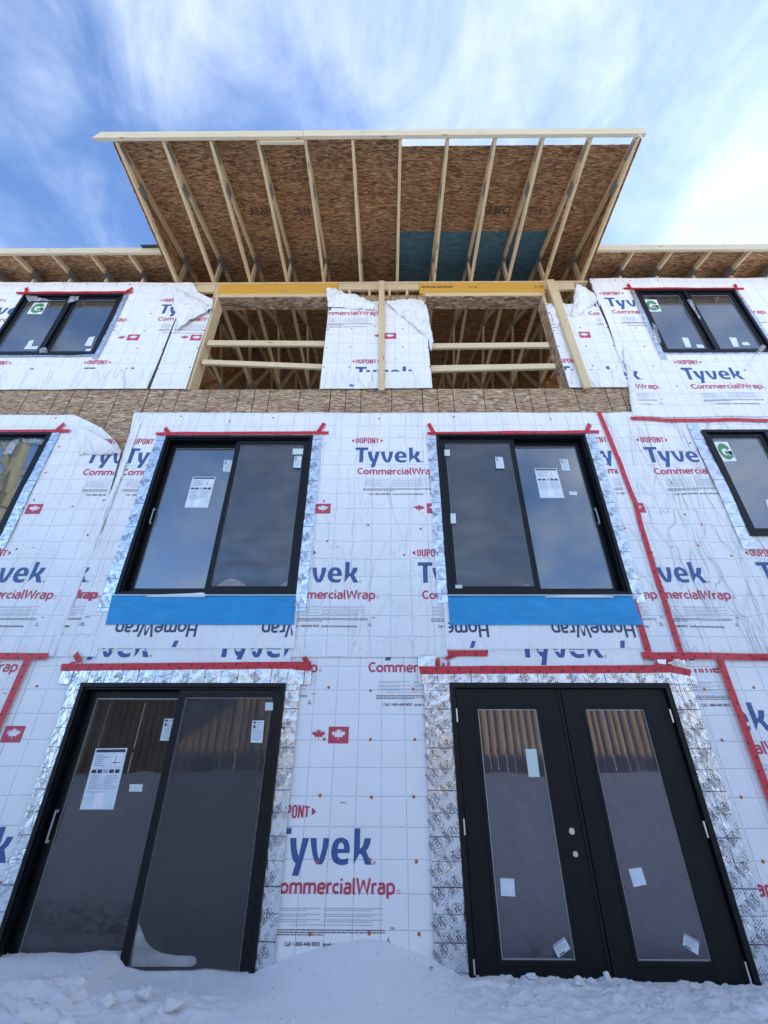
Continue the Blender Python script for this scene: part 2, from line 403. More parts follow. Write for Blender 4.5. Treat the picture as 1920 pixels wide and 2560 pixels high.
STEEL.set(color=STEEL.mix(STEEL.rng(STEEL.noise(STEEL.map(pos, scale=(1, 3, 1)), 40, 2), .4, .6), (.20, .195, .175), (.33, .32, .29)), rough=.5, metal=.25); STEEL = STEEL.mat
BARK = NB('bark'); pos, X, Y, Z = BARK.pos(); hh = BARK.noise(BARK.map(pos, scale=(1, 1, .3)), 9, 6, .7, 1)
BARK.set(color=BARK.ramp(hh, [(0, (.05, .05, .04)), (.5, (.15, .15, .10)), (1, (.28, .28, .20))]), rough=.85); BARK.bump(hh, .8, .05); BARK = BARK.mat
LEAF = plain('dry_leaf', (.35, .20, .09), .7)

# ------------------------------------------------------------------ object helpers
def setp(o, label=None, cat=None, group=None, kind=None):
    if label: o['label'] = label
    if cat: o['category'] = cat
    if group: o['group'] = group
    if kind: o['kind'] = kind
    return o
def empty(name, loc=(0, 0, 0), **k):
    o = bpy.data.objects.new(name, None); COL.objects.link(o); o.location = loc; o.empty_display_size = .2
    return setp(o, **k)
def link(name, me, parent=None, **k):
    o = bpy.data.objects.new(name, me); COL.objects.link(o)
    if parent is not None:
        o.parent = parent
        pw = Vector((0, 0, 0)); q = parent
        while q is not None: pw += q.location; q = q.parent
        o.location = -pw
    return setp(o, **k)
class MB:
    def __init__(s): s.v = []; s.f = []; s.m = []
    def add(s, vs, fs, mi=0):
        b = len(s.v); s.v += [tuple(map(float, q)) for q in vs]
        for f in fs: s.f.append(tuple(b+i for i in f)); s.m.append(mi)
        return s
    def box(s, x0, x1, y0, y1, z0, z1, mi=0):
        vs = [(x0,y0,z0),(x1,y0,z0),(x1,y1,z0),(x0,y1,z0),(x0,y0,z1),(x1,y0,z1),(x1,y1,z1),(x0,y1,z1)]
        return s.add(vs, [(0,3,2,1),(4,5,6,7),(0,1,5,4),(1,2,6,5),(2,3,7,6),(3,0,4,7)], mi)
    def prism_x(s, x0, x1, pts, mi=0):      # pts (y,z)
        n = len(pts); vs = [(x0, y, z) for y, z in pts] + [(x1, y, z) for y, z in pts]
        fs = [tuple(range(n)), tuple(range(2*n-1, n-1, -1))] + [(i, i+n, (i+1) % n + n, (i+1) % n) for i in range(n)]
        return s.add(vs, fs, mi)
    def prism_y(s, y0, y1, pts, mi=0):      # pts (x,z)
        n = len(pts); vs = [(x, y0, z) for x, z in pts] + [(x, y1, z) for x, z in pts]
        fs = [tuple(range(n)), tuple(range(2*n-1, n-1, -1))] + [(i, i+n, (i+1) % n + n, (i+1) % n) for i in range(n)]
        return s.add(vs, fs, mi)
    def ring(s, x0, x1, z0, z1, w, y0, y1, wb=None, wt=None, mi=0):
        wb = w if wb is None else wb; wt = w if wt is None else wt
        o = [(x0,z0),(x1,z0),(x1,z1),(x0,z1)]; i = [(x0+w,z0+wb),(x1-w,z0+wb),(x1-w,z1-wt),(x0+w,z1-wt)]
        vs = [(x, y0, z) for x, z in o+i] + [(x, y1, z) for x, z in o+i]; fs = []
        for k in range(4):
            j = (k+1) % 4
            fs += [(k, j, j+4, k+4), (k+8, k+12, j+12, j+8), (k, k+8, j+8, j), (k+4, j+4, j+12, k+12)]
        return s.add(vs, fs, mi)
    def mesh(s, name, mats, bevel=0):
        me = bpy.data.meshes.new(name); me.from_pydata(s.v, [], s.f)
        for mt in (mats if isinstance(mats, (list, tuple)) else [mats]): me.materials.append(mt)
        me.polygons.foreach_set('material_index', s.m)
        bm = bmesh.new(); bm.from_mesh(me)
        bmesh.ops.recalc_face_normals(bm, faces=bm.faces)
        if bevel:
            bmesh.ops.bevel(bm, geom=[e for e in bm.edges if e.is_manifold and e.calc_face_angle(0) > .5], offset=bevel, segments=1, affect='EDGES')
        bm.to_mesh(me); bm.free(); return me
    def build(s, name, mats, parent=None, bevel=0, **k):
        return link(name, s.mesh(name, mats, bevel), parent, **k)

def disp(x, z):
    """slack of the wrap over the sheathing, metres outwards"""
    v = noise.noise((x*1.1, z*1.1, 3.3))*.012 + noise.noise((x*2.8+9, z*1.3, 7.7))*.009
    k = 1.0
    if z < 2.5: k = .25
    if x > 2.6 and 2.4 < z < 5.6: v += .010*math.sin(x*6.5 + 1.4*math.sin(z*1.3) + z*.9)*.6; k = 1.3
    return max(v*k + .009*k, 0.0)
CELL = .075
HOLES = [(-2.77, -.94, .0, 2.175), (.58, 2.52, .0, 2.18), (-2.73, -.94, 3.04, 5.08), (.625, 2.425, 3.04, 5.095),
         (-5.72, -4.165, 6.61, 7.98), (-5.73, -4.225, 3.72, 5.14), (3.905, 5.42, 6.61, 8.025), (3.92, 5.43, 3.72, 5.155)]
def wall_mesh(name, polys, level, mats, uvf=None, warp=None, clip=None, smooth=True):
    """polys: list of (material index, [(x, z)...]); laid on the wall, cut to a fine grid so that it follows the slack sheet"""
    bm = bmesh.new()
    for mi, pts in polys:
        try:
            f = bm.faces.new([bm.verts.new((p[0], 0, p[1])) for p in pts]); f.material_index = mi
        except ValueError: pass
    return finish_wall(name, bm, level, mats, uvf, warp, clip, smooth)
def finish_wall(name, bm, level, mats, uvf=None, warp=None, clip=None, smooth=True, cell=CELL):
    def cut(co, no, clear=False):
        bmesh.ops.bisect_plane(bm, geom=bm.verts[:]+bm.edges[:]+bm.faces[:], dist=1e-6, plane_co=co, plane_no=no, clear_outer=clear)
    if clip:
        x0, x1, z0, z1 = clip
        for co, no in (((x0,0,0),(-1,0,0)), ((x1,0,0),(1,0,0)), ((0,0,z0),(0,0,-1)), ((0,0,z1),(0,0,1))): cut(co, no, True)
    if len(bm.verts) == 0: bm.free(); return None
    xs = [v.co.x for v in bm.verts]; zs = [v.co.z for v in bm.verts]
    bx = (min(xs), max(xs), min(zs), max(zs))
    for a, b, c, d in HOLES:
        if b <= bx[0] or a >= bx[1] or d <= bx[2] or c >= bx[3]: continue
        for co, no in (((a,0,0),(1,0,0)), ((b,0,0),(1,0,0)), ((0,0,c),(0,0,1)), ((0,0,d),(0,0,1))): cut(co, no)
        dead = []
        for f in bm.faces:
            q = f.calc_center_median()
            if a < q.x < b and c < q.z < d: dead.append(f)
        bmesh.ops.delete(bm, geom=dead, context='FACES')
    if len(bm.faces) == 0: bm.free(); return None
    xs = [v.co.x for v in bm.verts]; zs = [v.co.z for v in bm.verts]
    k = math.ceil(min(xs)/cell)
    while k*cell < max(xs): cut((k*cell+.0003, 0, 0), (1, 0, 0)); k += 1
    k = math.ceil(min(zs)/cell)
    while k*cell < max(zs): cut((0, 0, k*cell+.0003), (0, 0, 1)); k += 1
    bm.normal_update()
    for f in bm.faces:
        if f.normal.y > 0: f.normal_flip()
    if uvf:
        ul = bm.loops.layers.uv.new('UVMap')
        for f in bm.faces:
            for lp in f.loops: lp[ul].uv = uvf(lp.vert.co.x, lp.vert.co.z)
    for v in bm.verts:
        x, z = v.co.x, v.co.z
        if warp: x, z = warp(x, z)
        v.co = (x, -(level + disp(x, z)) + v.co.y, z)
    if smooth:
        for f in bm.faces: f.smooth = True
    me = bpy.data.meshes.new(name); bm.to_mesh(me); bm.free()
    for mt in mats: me.materials.append(mt)
    return me
def sheet(parent, name, pts, level, mat, **k):
    me = wall_mesh(name, [(0, pts)], level, [mat]); return link(name, me, parent, **k)
def poly_px(*pts): return [W(*p) for p in pts]

def strip(parent, name, p0, p1, width, level, mat, ends=0.0, **k):
    """tape from p0 to p1 (wall metres)"""
    a = Vector(p0); b = Vector(p1); L = (b-a).length; t = (b-a)/L; n = Vector((-t.y, t.x))
    N = max(2, int(L/.06)); up, lo = [], []
    rs = random.random()*50
    for i in range(N+1):
        q = a + t*L*i/N; w = width/2*(1+.06*noise.noise((i*.3+rs, 0, 0)))
        o = n*.004*noise.noise((i*.12+rs, 5, 0))
        sk = t*(ends*(1 if i == N else -1 if i == 0 else 0))
        up.append(q+n*w+o+sk); lo.append(q-n*w+o-sk)
    polys = [(0, [lo[i], lo[i+1], up[i+1], up[i]]) for i in range(N)]
    bm = bmesh.new(); cache = {}
    def V_(p):
        kk = (round(p[0], 5), round(p[1], 5))
        if kk not in cache: cache[kk] = bm.verts.new((p[0], 0, p[1]))
        return cache[kk]
    for _, pl in polys: bm.faces.new([V_(p) for p in pl])
    def uvf(x, z):
        d = Vector((x, z))-a; return (d.dot(t), d.dot(n)+width/2)
    me = finish_wall(name, bm, level, [mat], uvf); return link(name, me, parent, **k)

# ------------------------------------------------------------------ lettering
_tc = {}
def text_faces(body, size=1.0, offset=0.0, sx=1.0, res=3):
    key = (body, offset, res)
    if key not in _tc:
        c = bpy.data.curves.new('t', 'FONT'); c.body = body; c.size = 1.0; c.offset = offset; c.resolution_u = res
        o = bpy.data.objects.new('t', c); COL.objects.link(o)
        me = bpy.data.meshes.new_from_object(o.evaluated_get(bpy.context.evaluated_depsgraph_get()))
        _tc[key] = ([(v.co.x, v.co.y) for v in me.vertices], [tuple(p.vertices) for p in me.polygons])
        bpy.data.objects.remove(o); bpy.data.curves.remove(c); bpy.data.meshes.remove(me)
    vs, fs = _tc[key]
    x0 = min(v[0] for v in vs)
    return [((v[0]-x0)*size*sx, v[1]*size) for v in vs], fs
def text_width(body, offset=0.0):
    vs, _ = text_faces(body, 1, offset); return max(v[0] for v in vs)
CAPH = None
class Ink:
    """flat print gathered in wall coordinates"""
    def __init__(s): s.bm = bmesh.new()
    def faces(s, vs, fs, mi):
        b = [s.bm.verts.new((v[0], 0, v[1])) for v in vs]
        for f in fs:
            try: s.bm.faces.new([b[i] for i in f]).material_index = mi
            except ValueError: pass
    def poly(s, outer, holes, mi):
        c = bpy.data.curves.new('p', 'CURVE'); c.dimensions = '2D'; c.fill_mode = 'BOTH'
        for pl in [outer]+holes:
            sp = c.splines.new('POLY'); sp.points.add(len(pl)-1); sp.use_cyclic_u = True
            for i, p in enumerate(pl): sp.points[i].co = (p[0], p[1], 0, 1)
        o = bpy.data.objects.new('p', c); COL.objects.link(o)
        me = bpy.data.meshes.new_from_object(o.evaluated_get(bpy.context.evaluated_depsgraph_get()))
        s.faces([(v.co.x, v.co.y) for v in me.vertices], [tuple(p.vertices) for p in me.polygons], mi)
        bpy.data.objects.remove(o); bpy.data.curves.remove(c); bpy.data.meshes.remove(me)
    def text(s, body, x, z, width, height, mi, offset=.0, rot=0, env=None):
        """x, z = left end of the baseline; height = cap height"""
        vs, fs = text_faces(body, 1, offset)
        ww = max(v[0] for v in vs); cap = .69
        ca, sa = math.cos(rot), math.sin(rot); out = []
        for vx, vy in vs:
            px, pz = vx/ww*width, vy/cap*height
            if env: px, pz = env(px, pz)
            out.append((x+px*ca-pz*sa, z+px*sa+pz*ca))
        s.faces(out, fs, mi)
    def rect(s, x0, x1, z0, z1, mi): s.faces([(x0,z0),(x1,z0),(x1,z1),(x0,z1)], [(0,1,2,3)], mi)
    def words(s, x0, x1, z, h, mi, seed=0, word=.03, last=None):
        rr = random.Random(seed); x = x0; end = last or x1
        while x < end:
            w = min(word*rr.uniform(.35, 1.4), end-x)
            s.rect(x, x+w, z, z+h, mi); x += w + h*.8
    def finish(s, name, parent, level, mats, clip=None, rot180=None, **k):
        if rot180:
            pass
        me = finish_wall(name, s.bm, level, mats, clip=clip, warp=k.pop('warp', None))
        if me is None: return None
        return link(name, me, parent, **k)
def smooth_poly(pts, it=1):
    for _ in range(it):
        o = []
        for i in range(len(pts)):
            a, b = pts[i], pts[(i+1) % len(pts)]
            o += [(a[0]*.8+b[0]*.2, a[1]*.8+b[1]*.2), (a[0]*.2+b[0]*.8, a[1]*.2+b[1]*.8)]
        pts = o
    return pts
TY = {  # outlines of the five letters; x in 1/262 cap heights, y in cap heights
 'T': [[(0,1),(178,1),(178,.83),(115,.83),(111,0),(57,0),(60,.83),(0,.83)]],
 'y': [[(172,.72),(229,.72),(232,.58),(240,.42),(252,.28),(261,.22),(285,.72),(343,.72),(272,-.30),(214,-.30),(240,.03),(222,.07),(204,.18),(189,.36),(178,.55)]],
 'v': [[(355,.72),(411,.72),(415,.52),(425,.33),(437,.19),(446,.14),(468,.45),(472,.72),(525,.72),(519,.50),(505,.27),(488,.09),(470,0),(425,0),(404,.09),(383,.27),(366,.50)]],
 'e': [[(702,.03),(685,0),(660,-.015),(632,-.015),(603,.01),(575,.07),(557,.17),(548,.29),(548,.41),(556,.54),(573,.65),(597,.715),(630,.74),(662,.72),(690,.66),(707,.56),(714,.43),(710,.31),(605,.31),(610,.22),(624,.165),(648,.14),(675,.15),(704,.18)],
       [(604,.42),(662,.42),(659,.52),(646,.585),(628,.60),(612,.55)]],
 'k': [[(750,0),(750,1),(803,1),(803,.43),(818,.46),(832,.55),(839,.64),(842,.72),(902,.72),(897,.62),(886,.50),(872,.42),(858,.37),(876,.26),(895,.13),(915,0),(852,0),(842,.10),(829,.21),(816,.28),(803,.30)]]}
LEAF_H = [(0,1),(.10,.68),(.27,.86),(.20,.36),(.43,.66),(.50,.50),(.76,.60),(.64,.34),(.84,.26),(.40,-.10),(.47,-.26),(.05,-.17),(.02,-.62)]
def leaf_pts(cx, cz, s, sy=1.0):
    r_ = [(x, z) for x, z in LEAF_H]; l_ = [(-x, z) for x, z in LEAF_H[::-1]][:-1]
    l_[0] = (-.05, -.62)
    return [(cx + x*s, cz + z*s*sy) for x, z in r_+l_]
def chaikin(p, it=2):
    for _ in range(it):
        o = [p[0]]
        for a, b in zip(p[:-1], p[1:]): o += [(a[0]*.75+b[0]*.25, a[1]*.75+b[1]*.25), (a[0]*.25+b[0]*.75, a[1]*.25+b[1]*.75)]
        p = o+[p[-1]]
    return p
def earc(cx, cy, rx, ry, a0, a1, n=14): return [(cx+rx*math.cos(R(a0+(a1-a0)*i/n)), cy+ry*math.sin(R(a0+(a1-a0)*i/n))) for i in range(n+1)]
# centre lines of a rounded sans: advance, list of polylines (cap height 1)
SG = {
 'C': (.60, [earc(.36, .48, .27, .41, 48, 312)]),
 'o': (.60, [earc(.30, .335, .215, .27, 0, 360, 18)]),
 'm': (.86, [[(.10, -.01), (.10, .67)], chaikin([(.10, .48), (.15, .60), (.28, .63), (.42, .60), (.43, .42), (.43, -.01)]), chaikin([(.43, .48), (.48, .60), (.60, .63), (.74, .60), (.76, .42), (.76, -.01)])]),
 'e': (.58, [[(.11, .335), (.50, .335)], chaikin([(.505, .335), (.50, .56), (.32, .66), (.13, .56), (.085, .33), (.13, .11), (.30, .03), (.48, .09)])]),
 'r': (.38, [[(.10, -.01), (.10, .67)], chaikin([(.10, .46), (.14, .58), (.22, .62), (.36, .62)])]),
 'c': (.48, [earc(.29, .335, .20, .27, 50, 310)]),
 'i': (.22, [[(.11, -.01), (.11, .67)], [(.11, .82), (.11, .97)]]),
 'a': (.56, [chaikin([(.11, .61), (.30, .655), (.44, .60), (.45, .45), (.45, .05)]), chaikin([(.44, .37), (.26, .39), (.11, .33), (.09, .17), (.16, .03), (.32, .04), (.45, .06)])]),
 'l': (.24, [[(.10, 1.0), (.10, .14), (.13, .03), (.20, .0)]]),
 'W': (.94, [[(.07, 1.0), (.24, .06), (.47, .88)], [(.47, .88), (.69, .06), (.88, 1.0)]]),
 'p': (.60, [[(.10, -.28), (.10, .65)], chaikin([(.10, .59), (.28, .64), (.46, .58), (.51, .33), (.46, .09), (.28, .03), (.10, .06)])]),
 'H': (.70, [[(.10, -.01), (.10, 1.0)], [(.58, -.01), (.58, 1.0)], [(.11, .52), (.57, .52)]]),
 'D': (.52, [[(.10, 0), (.10, 1)], [(.12, .92), (.30, .92), (.40, .80), (.40, .20), (.30, .08), (.12, .08)]]),
 'U': (.52, [[(.10, 1), (.10, .20), (.18, .08), (.32, .08), (.40, .20), (.40, 1)]]),
 'P': (.50, [[(.10, 0), (.10, 1)], [(.12, .92), (.30, .92), (.39, .80), (.39, .58), (.30, .46), (.12, .46)]]),
 'O': (.52, [[(.10, .3), (.10, .80), (.18, .92), (.32, .92), (.40, .80), (.40, .20), (.32, .08), (.18, .08), (.10, .20), (.10, .32)]]),
 'N': (.54, [[(.10, 0), (.10, 1)], [(.12, .95), (.41, .05)], [(.43, 0), (.43, 1)]]),
 'T': (.46, [[(.0, .92), (.46, .92)], [(.23, .9), (.23, 0)]])}
def stroke_text(ink, body, x, z, width, capz, mi, sw=.19, rot=0, env=None, track=0.0):
    adv = sum(SG[c][0]+track for c in body)-track; kx = width/adv; ca, sa = math.cos(rot), math.sin(rot); cur = 0; lay = 0
    for c in body:
        for pl in SG[c][1]:
            P_ = [((cur+a)*kx, b*capz) for a, b in pl]; hw = sw*capz/2; L_, R_ = [], []
            for i, p in enumerate(P_):
                a = P_[max(i-1, 0)]; b = P_[min(i+1, len(P_)-1)]
                t = Vector((b[0]-a[0], b[1]-a[1])).normalized()
                k = 1.0
                if 0 < i < len(P_)-1:
                    t1 = Vector((p[0]-a[0], p[1]-a[1])).normalized(); k = 1/max(.5, t.dot(t1))
                n_ = Vector((-t.y, t.x))*hw*k; L_.append((p[0]+n_.x, p[1]+n_.y)); R_.append((p[0]-n_.x, p[1]-n_.y))
            pts = L_+R_; n = len(L_)
            if env: pts = [env(*q) for q in pts]
            pts = [(x+q[0]*ca-q[1]*sa, z+q[0]*sa+q[1]*ca) for q in pts]
            lay = (lay+1) % 4
            vv = [ink.bm.verts.new((q[0], -.00018*lay, q[1])) for q in pts]
            for i in range(n-1):
                try: ink.bm.faces.new([vv[i], vv[i+1], vv[n+i+1], vv[n+i]]).material_index = mi
                except ValueError: pass
        cur += SG[c][0]+track
def tyvek(ink, TL, zb, mi=0, s=1.0):
    """TL = left end of the T, zb = baseline"""
    for ch, loops in TY.items():
        lp = [[(TL+x*.000867*s, zb+y*.227*s) for x, y in (l if ch in 'Tk' else l)] for l in loops]
        ink.poly(lp[0], lp[1:], mi)
    ink.poly([(TL+(935+13*math.cos(a))*.000867*s, zb+.012*s+13*.000867*s*math.sin(a)) for a in np.linspace(0, 2*math.pi, 13)[:-1]],
             [[(TL+(935+10*math.cos(a))*.000867*s, zb+.012*s+10*.000867*s*math.sin(a)) for a in np.linspace(0, 2*math.pi, 13)[:-1]]], mi)
    ink.text('R', TL+.8065*s, zb+.006*s, .008*s, .012*s, mi)
def dupont(ink, x0, zc, mi=1, w=.392):
    h = .092; body = w*.74; bx = x0+w*.13
    def env(px, pz):
        u = 2*px/body-1; k = 1.0-.28*u*u; return px, (pz-h/2)*k
    stroke_text(ink, 'DUPONT', bx, zc, body, h, mi, sw=.155, env=env)
    for sgn, xx in ((-1, x0), (1, x0+w)):
        ink.poly([(xx, zc), (xx-sgn*.014, zc+.014), (xx-sgn*.034, zc+.026), (xx-sgn*.034, zc-.026), (xx-sgn*.014, zc-.014)], [], mi)
def logo(parent, TL, zb, level, clip, seed=0, fine=True, dup=True, name='printed_logo'):
    MT = [INK_BLUE, INK_RED, INK_GREY, INK_BLACK]
    def out(nm, ink, kind=None):
        o = ink.finish(nm, parent, level, MT, clip=clip)
        if o is not None and kind: o['kind'] = kind
    ink = Ink(); tyvek(ink, TL, zb); out('printed_logo', ink)
    if dup: ink = Ink(); dupont(ink, TL-.055, zb+.335); out('printed_maker_mark', ink)
    ink = Ink(); stroke_text(ink, 'CommercialWrap', TL+.030, zb-.172, .940, .092, 1)
    ink.poly([(TL+.992+.013*math.cos(a), zb-.158+.013*math.sin(a)) for a in np.linspace(0, 2*math.pi, 13)[:-1]],
             [[(TL+.992+.0095*math.cos(a), zb-.158+.0095*math.sin(a)) for a in np.linspace(0, 2*math.pi, 13)[:-1]]], 1)
    out('printed_product_name', ink)
    ink = Ink()
    for b, (z0, n) in enumerate(((.640, 2), (.607, 2), (.577, 2))):
        for r_ in range(n):
            z = zb-.891+z0-.011*r_
            ink.words(TL+.125, TL+.42, z-.006, .0042, 2, seed+b*7+r_, last=TL+(.42 if r_ < n-1 else .32))
            ink.words(TL+.445, TL+.876, z-.006, .0042, 2, seed+b*9+r_+50, last=TL+(.876 if r_ < n-1 else .80))
    ink.words(TL+.2, TL+.8, zb-.891+.543, .004, 2, seed+81)
    for r_ in range(3):
        ink.words(TL+.107, TL+.89, zb-.891+.515-.013*r_, .0055, 3, seed+100+r_, word=.03, last=TL+(.89 if r_ < 2 else .45))
    ink.text('Call 1-800-448-9835  tyvek.com/commercialwrap', TL+.173, zb-.891+.432, .62, .022, 3, offset=.016)
    ink.text('USA', TL+.928, zb-.891+.524, .036, .012, 3, offset=.01)
    tx, tz = TL+.916, zb-.891+.456
    ink.poly([(tx-.018, tz-.012), (tx+.018, tz-.012), (tx, tz+.024)], [[(tx-.011, tz-.008), (tx+.011, tz-.008), (tx, tz+.014)]], 3)
    ink.words(TL+.53, TL+.575, zb+.392, .006, 3, seed+7, word=.02)
    out('fine_print', ink, 'stuff')
def flag(parent, xr, zc, level, clip=None):
    """xr = right end of the red box"""
    ink = Ink()
    x0 = xr-.176
    ink.poly([(x0, zc-.065), (xr, zc-.065), (xr, zc+.065), (x0, zc+.065)], [leaf_pts((x0+xr)/2, zc-.004, .078, .72)[::-1]], 1)
    ink.poly(leaf_pts(x0-.085, zc-.004, .074, .72), [], 1)
    return ink.finish('printed_flag', parent, level, [INK_BLUE, INK_RED], clip=clip)
_nail = None
def nails(parent, pts, level):
    global _nail
    if _nail is None:
        mb = MB(); n = 10; r_ = .0135
        vs = [(r_*math.cos(2*math.pi*i/n), 0, r_*math.sin(2*math.pi*i/n)) for i in range(n)]
        vt = [(x*.85, -.0022, z*.85) for x, _, z in vs]
        mb.add(vs+vt+[(0, -.0024, 0)], [(i, (i+1) % n, (i+1) % n+n, i+n) for i in range(n)]+[(i+n, (i+1) % n+n, 2*n) for i in range(n)])
        _nail = mb.mesh('cap_nail', NAIL)
    for x, z in pts:
        o = link('cap_nail', _nail, parent); o.location = (Vector(o.location) + Vector((x, -(level+disp(x, z)+.0008), z)))

def patch(parent, name, c, mat, bulge=.04, n=14, crumple=.012, sx=3.0, seed=0, **k):
    n = n*2; ragged = .012 if mat is WRAP_PLAIN else 0
    """crumpled loose sheet between four corners (x,y,z): c = [bottom-left, bottom-right, top-right, top-left]"""
    c = [Vector(q) for q in c]; vs = []; fs = []
    for j in range(n+1):
        for i in range(n+1):
            u, v = i/n, j/n
            p = (c[0]*(1-u)+c[1]*u)*(1-v) + (c[3]*(1-u)+c[2]*u)*v
            e = 4*u*(1-u)*1.0; e2 = 4*v*(1-v)
            p = p + Vector((0, -1, 0))*(bulge*math.sqrt(max(e*e2, 0)) )
            q = noise.noise_vector((p.x*sx+seed, p.z*sx, seed*1.7)); q2 = noise.noise_vector((p.x*sx*3+seed, p.z*sx*3, seed*.7))
            q3 = abs(noise.noise((p.x*sx*2.2+seed, p.z*sx*2.2, seed)))
            p = p + q*crumple*1.6 + q2*crumple*.8 + Vector((0, -1, 0))*(.35-q3)*crumple*2.2*min(1, e*2+e2*2)
            if ragged and (i in (0, n) or j in (0, n)): p = p + noise.noise_vector((p.x*30, p.z*30, seed))*ragged
            p.y = min(p.y, -.014)
            vs.append(p)
    for j in range(n):
        for i in range(n): a = j*(n+1)+i; fs.append((a, a+1, a+n+2, a+n+1))
    me = bpy.data.meshes.new(name); me.from_pydata(vs, [], fs); me.materials.append(mat)
    for f in me.polygons: f.use_smooth = True
    return link(name, me, parent, **k)

# ------------------------------------------------------------------ ground
PROF = [(-40,.38),(-6,.38),(-2.75,.37),(-2.57,.365),(-2.2,.375),(-1.92,.385),(-1.84,.32),(-1.7,.30),(-1.3,.30),(-.92,.298),(-.79,.345),(-.59,.40),(-.38,.44),(-.2,.468),(-.05,.466),(.09,.44),(.34,.363),(.5,.293),(.75,.285),(1.47,.276),(2.5,.243),(3.2,.25),(6,.26),(40,.3)]
PX = [p[0] for p in PROF]; PZ = [p[1] for p in PROF]
def ex(v): return math.exp(max(-60.0, min(60.0, v)))
def ground_z(x, y):
    b = float(np.interp(x, PX, PZ))
    d = max(-y, 0.0)
    z = b + (.30 + .03*math.sin(x*1.3+.6) - b)*min(1, d/1.0)**1.1
    near = ex(-((d-.5)/.6)**2) if d < 3 else 0
    z += .018*noise.noise((x*2.1, y*2.3, 1)) + .009*noise.noise((x*6, y*6, 4))
    # churned, lumpy snow
    rough_r = 1/(1+ex(-(x-.35)*9))*ex(-((d-.30)/.42)**2) if d > .02 else 0
    z += rough_r*(.045*max(0, noise.noise((x*9, y*11, 9)))+.065*(.30-abs(noise.noise((x*11, y*13, 2))))+.030*(.3-abs(noise.noise((x*27, y*31, 6)))))
    lf = 1/(1+ex((x+1.05)*8))*(1/(1+ex(-(d-.40)*22)))*ex(-max(0, d-1.4))
    z += lf*(.022+.075*max(-.1, noise.noise((x*5.5+3, y*7, 5)))+.080*(.32-abs(noise.noise((x*7, y*8, 8))))+.034*(.3-abs(noise.noise((x*19, y*21, 3)))))
    z += .0035*noise.noise((x*40, y*44, 3)) if -3.2 < x < 3.4 and d < 1.6 else 0
    # bank rising behind the camera up to the fence
    t = min(max((d-5.0)/2.7, 0), 1); z += (1.17+.05*noise.noise((x*1.5, 0, 2)))*(t*t*(3-2*t))
    z += .12*t*noise.noise((x*.9, y*.9, 12)) + (.05*t+.03)*noise.noise((x*2.6, y*3.1, 22))*(1 if d > 5 else 0) + (.06*noise.noise((x*5, 3, 2))*t if 7 < d < 8.6 else 0)
    if d > 9: z += 1.2*math.sin(min((d-9)/80, 1)*1.5)*.4 + .5*noise.noise((x*.05, y*.05, 0))*min((d-9)/30, 1)
    return z
def axis(segs):
    out = []
    for a, b, st in segs:
        n = max(1, int(round((b-a)/st))); out += [a+(b-a)*i/n for i in range(n)]
    return out+[segs[-1][1]]
gx = axis([(-900, -120, 160), (-120, -20, 12), (-20, -6, 1), (-6, -3.4, .12), (-3.4, 3.6, .021), (3.6, 6, .12), (6, 20, 1), (20, 120, 12), (120, 900, 160)])
gy = axis([(-900, -120, 160), (-120, -20, 10), (-20, -9, .6), (-9, -4.8, .14), (-4.8, -1.4, .16), (-1.4, .06, .019), (.06, 12, 3), (12, 120, 20), (120, 900, 160)])
gv = [(x, y, ground_z(x, y)) for y in gy for x in gx]; nx = len(gx)
gf = [(j*nx+i, j*nx+i+1, (j+1)*nx+i+1, (j+1)*nx+i) for j in range(len(gy)-1) for i in range(nx-1)]
me = bpy.data.meshes.new('ground'); me.from_pydata(gv, [], gf); me.materials.append(SNOW)
for f in me.polygons: f.use_smooth = True
link('ground', me, kind='structure', label='trampled bluish white snow drifted against the house front')

# ------------------------------------------------------------------ the three units of the row
XL, XR = -3.20, 3.25
centre = empty('townhouse', (0, 0, 0), label='middle house unit with tall projecting roof, french door and two unglazed top openings', cat='house', group='attached house units under construction')
left = empty('townhouse', (-5, 0, 0), label='left house unit with low eave, cut off by the left edge of the photo', cat='house', group='attached house units under construction')
right = empty('townhouse', (5, 0, 0), label='right house unit with low eave, cut off by the right edge of the photo', cat='house', group='attached house units under construction')

# sheathing panels behind the wrap (openings cut out)
def wall_panels(parent, x0, x1, z0, z1, holes, px=1.22, pz=2.44, thick=.012):
    xs = [x0]; 
    while xs[-1] < x1-.01: xs.append(min(xs[-1]+px, x1))
    zs = [z0, 2.45, 4.89-.02, 5.93] if z0 < 1 else [z0, z1]
    zs = [z for z in zs if z < z1-.05]+[z1]
    for i in range(len(xs)-1):
        for j in range(len(zs)-1):
            a, b, c, d = xs[i]+.0015, xs[i+1]-.0015, zs[j]+.0015, zs[j+1]-.0015
            rects = [(a, b, c, d)]
            for (h0, h1, k0, k1) in holes:
                new = []
                for (p, q, r_, s_) in rects:
                    if h1 <= p or h0 >= q or k1 <= r_ or k0 >= s_: new.append((p, q, r_, s_)); continue
                    if r_ < k0: new.append((p, q, r_, k0))
                    if s_ > k1: new.append((p, q, k1, s_))
                    r2_, s2_ = max(r_, k0), min(s_, k1)
                    if p < h0: new.append((p, h0, r2_, s2_))
                    if q > h1: new.append((h1, q, r2_, s2_))
                rects = new
            if not rects: continue
            mb = MB()
            for (p, q, r_, s_) in rects: mb.box(p, q, 0, thick, r_, s_)
            mb.build('sheathing_panel', OSB_WALL, parent)
D1 = (-2.789, -.921); FRX = (.560, 2.540); W2L = (-2.75, -.918); W2R = (.603, 2.445)
O_L = (-2.66, -.905, 5.92, 7.94); O_R = (.605, 2.42, 5.92, 7.94)
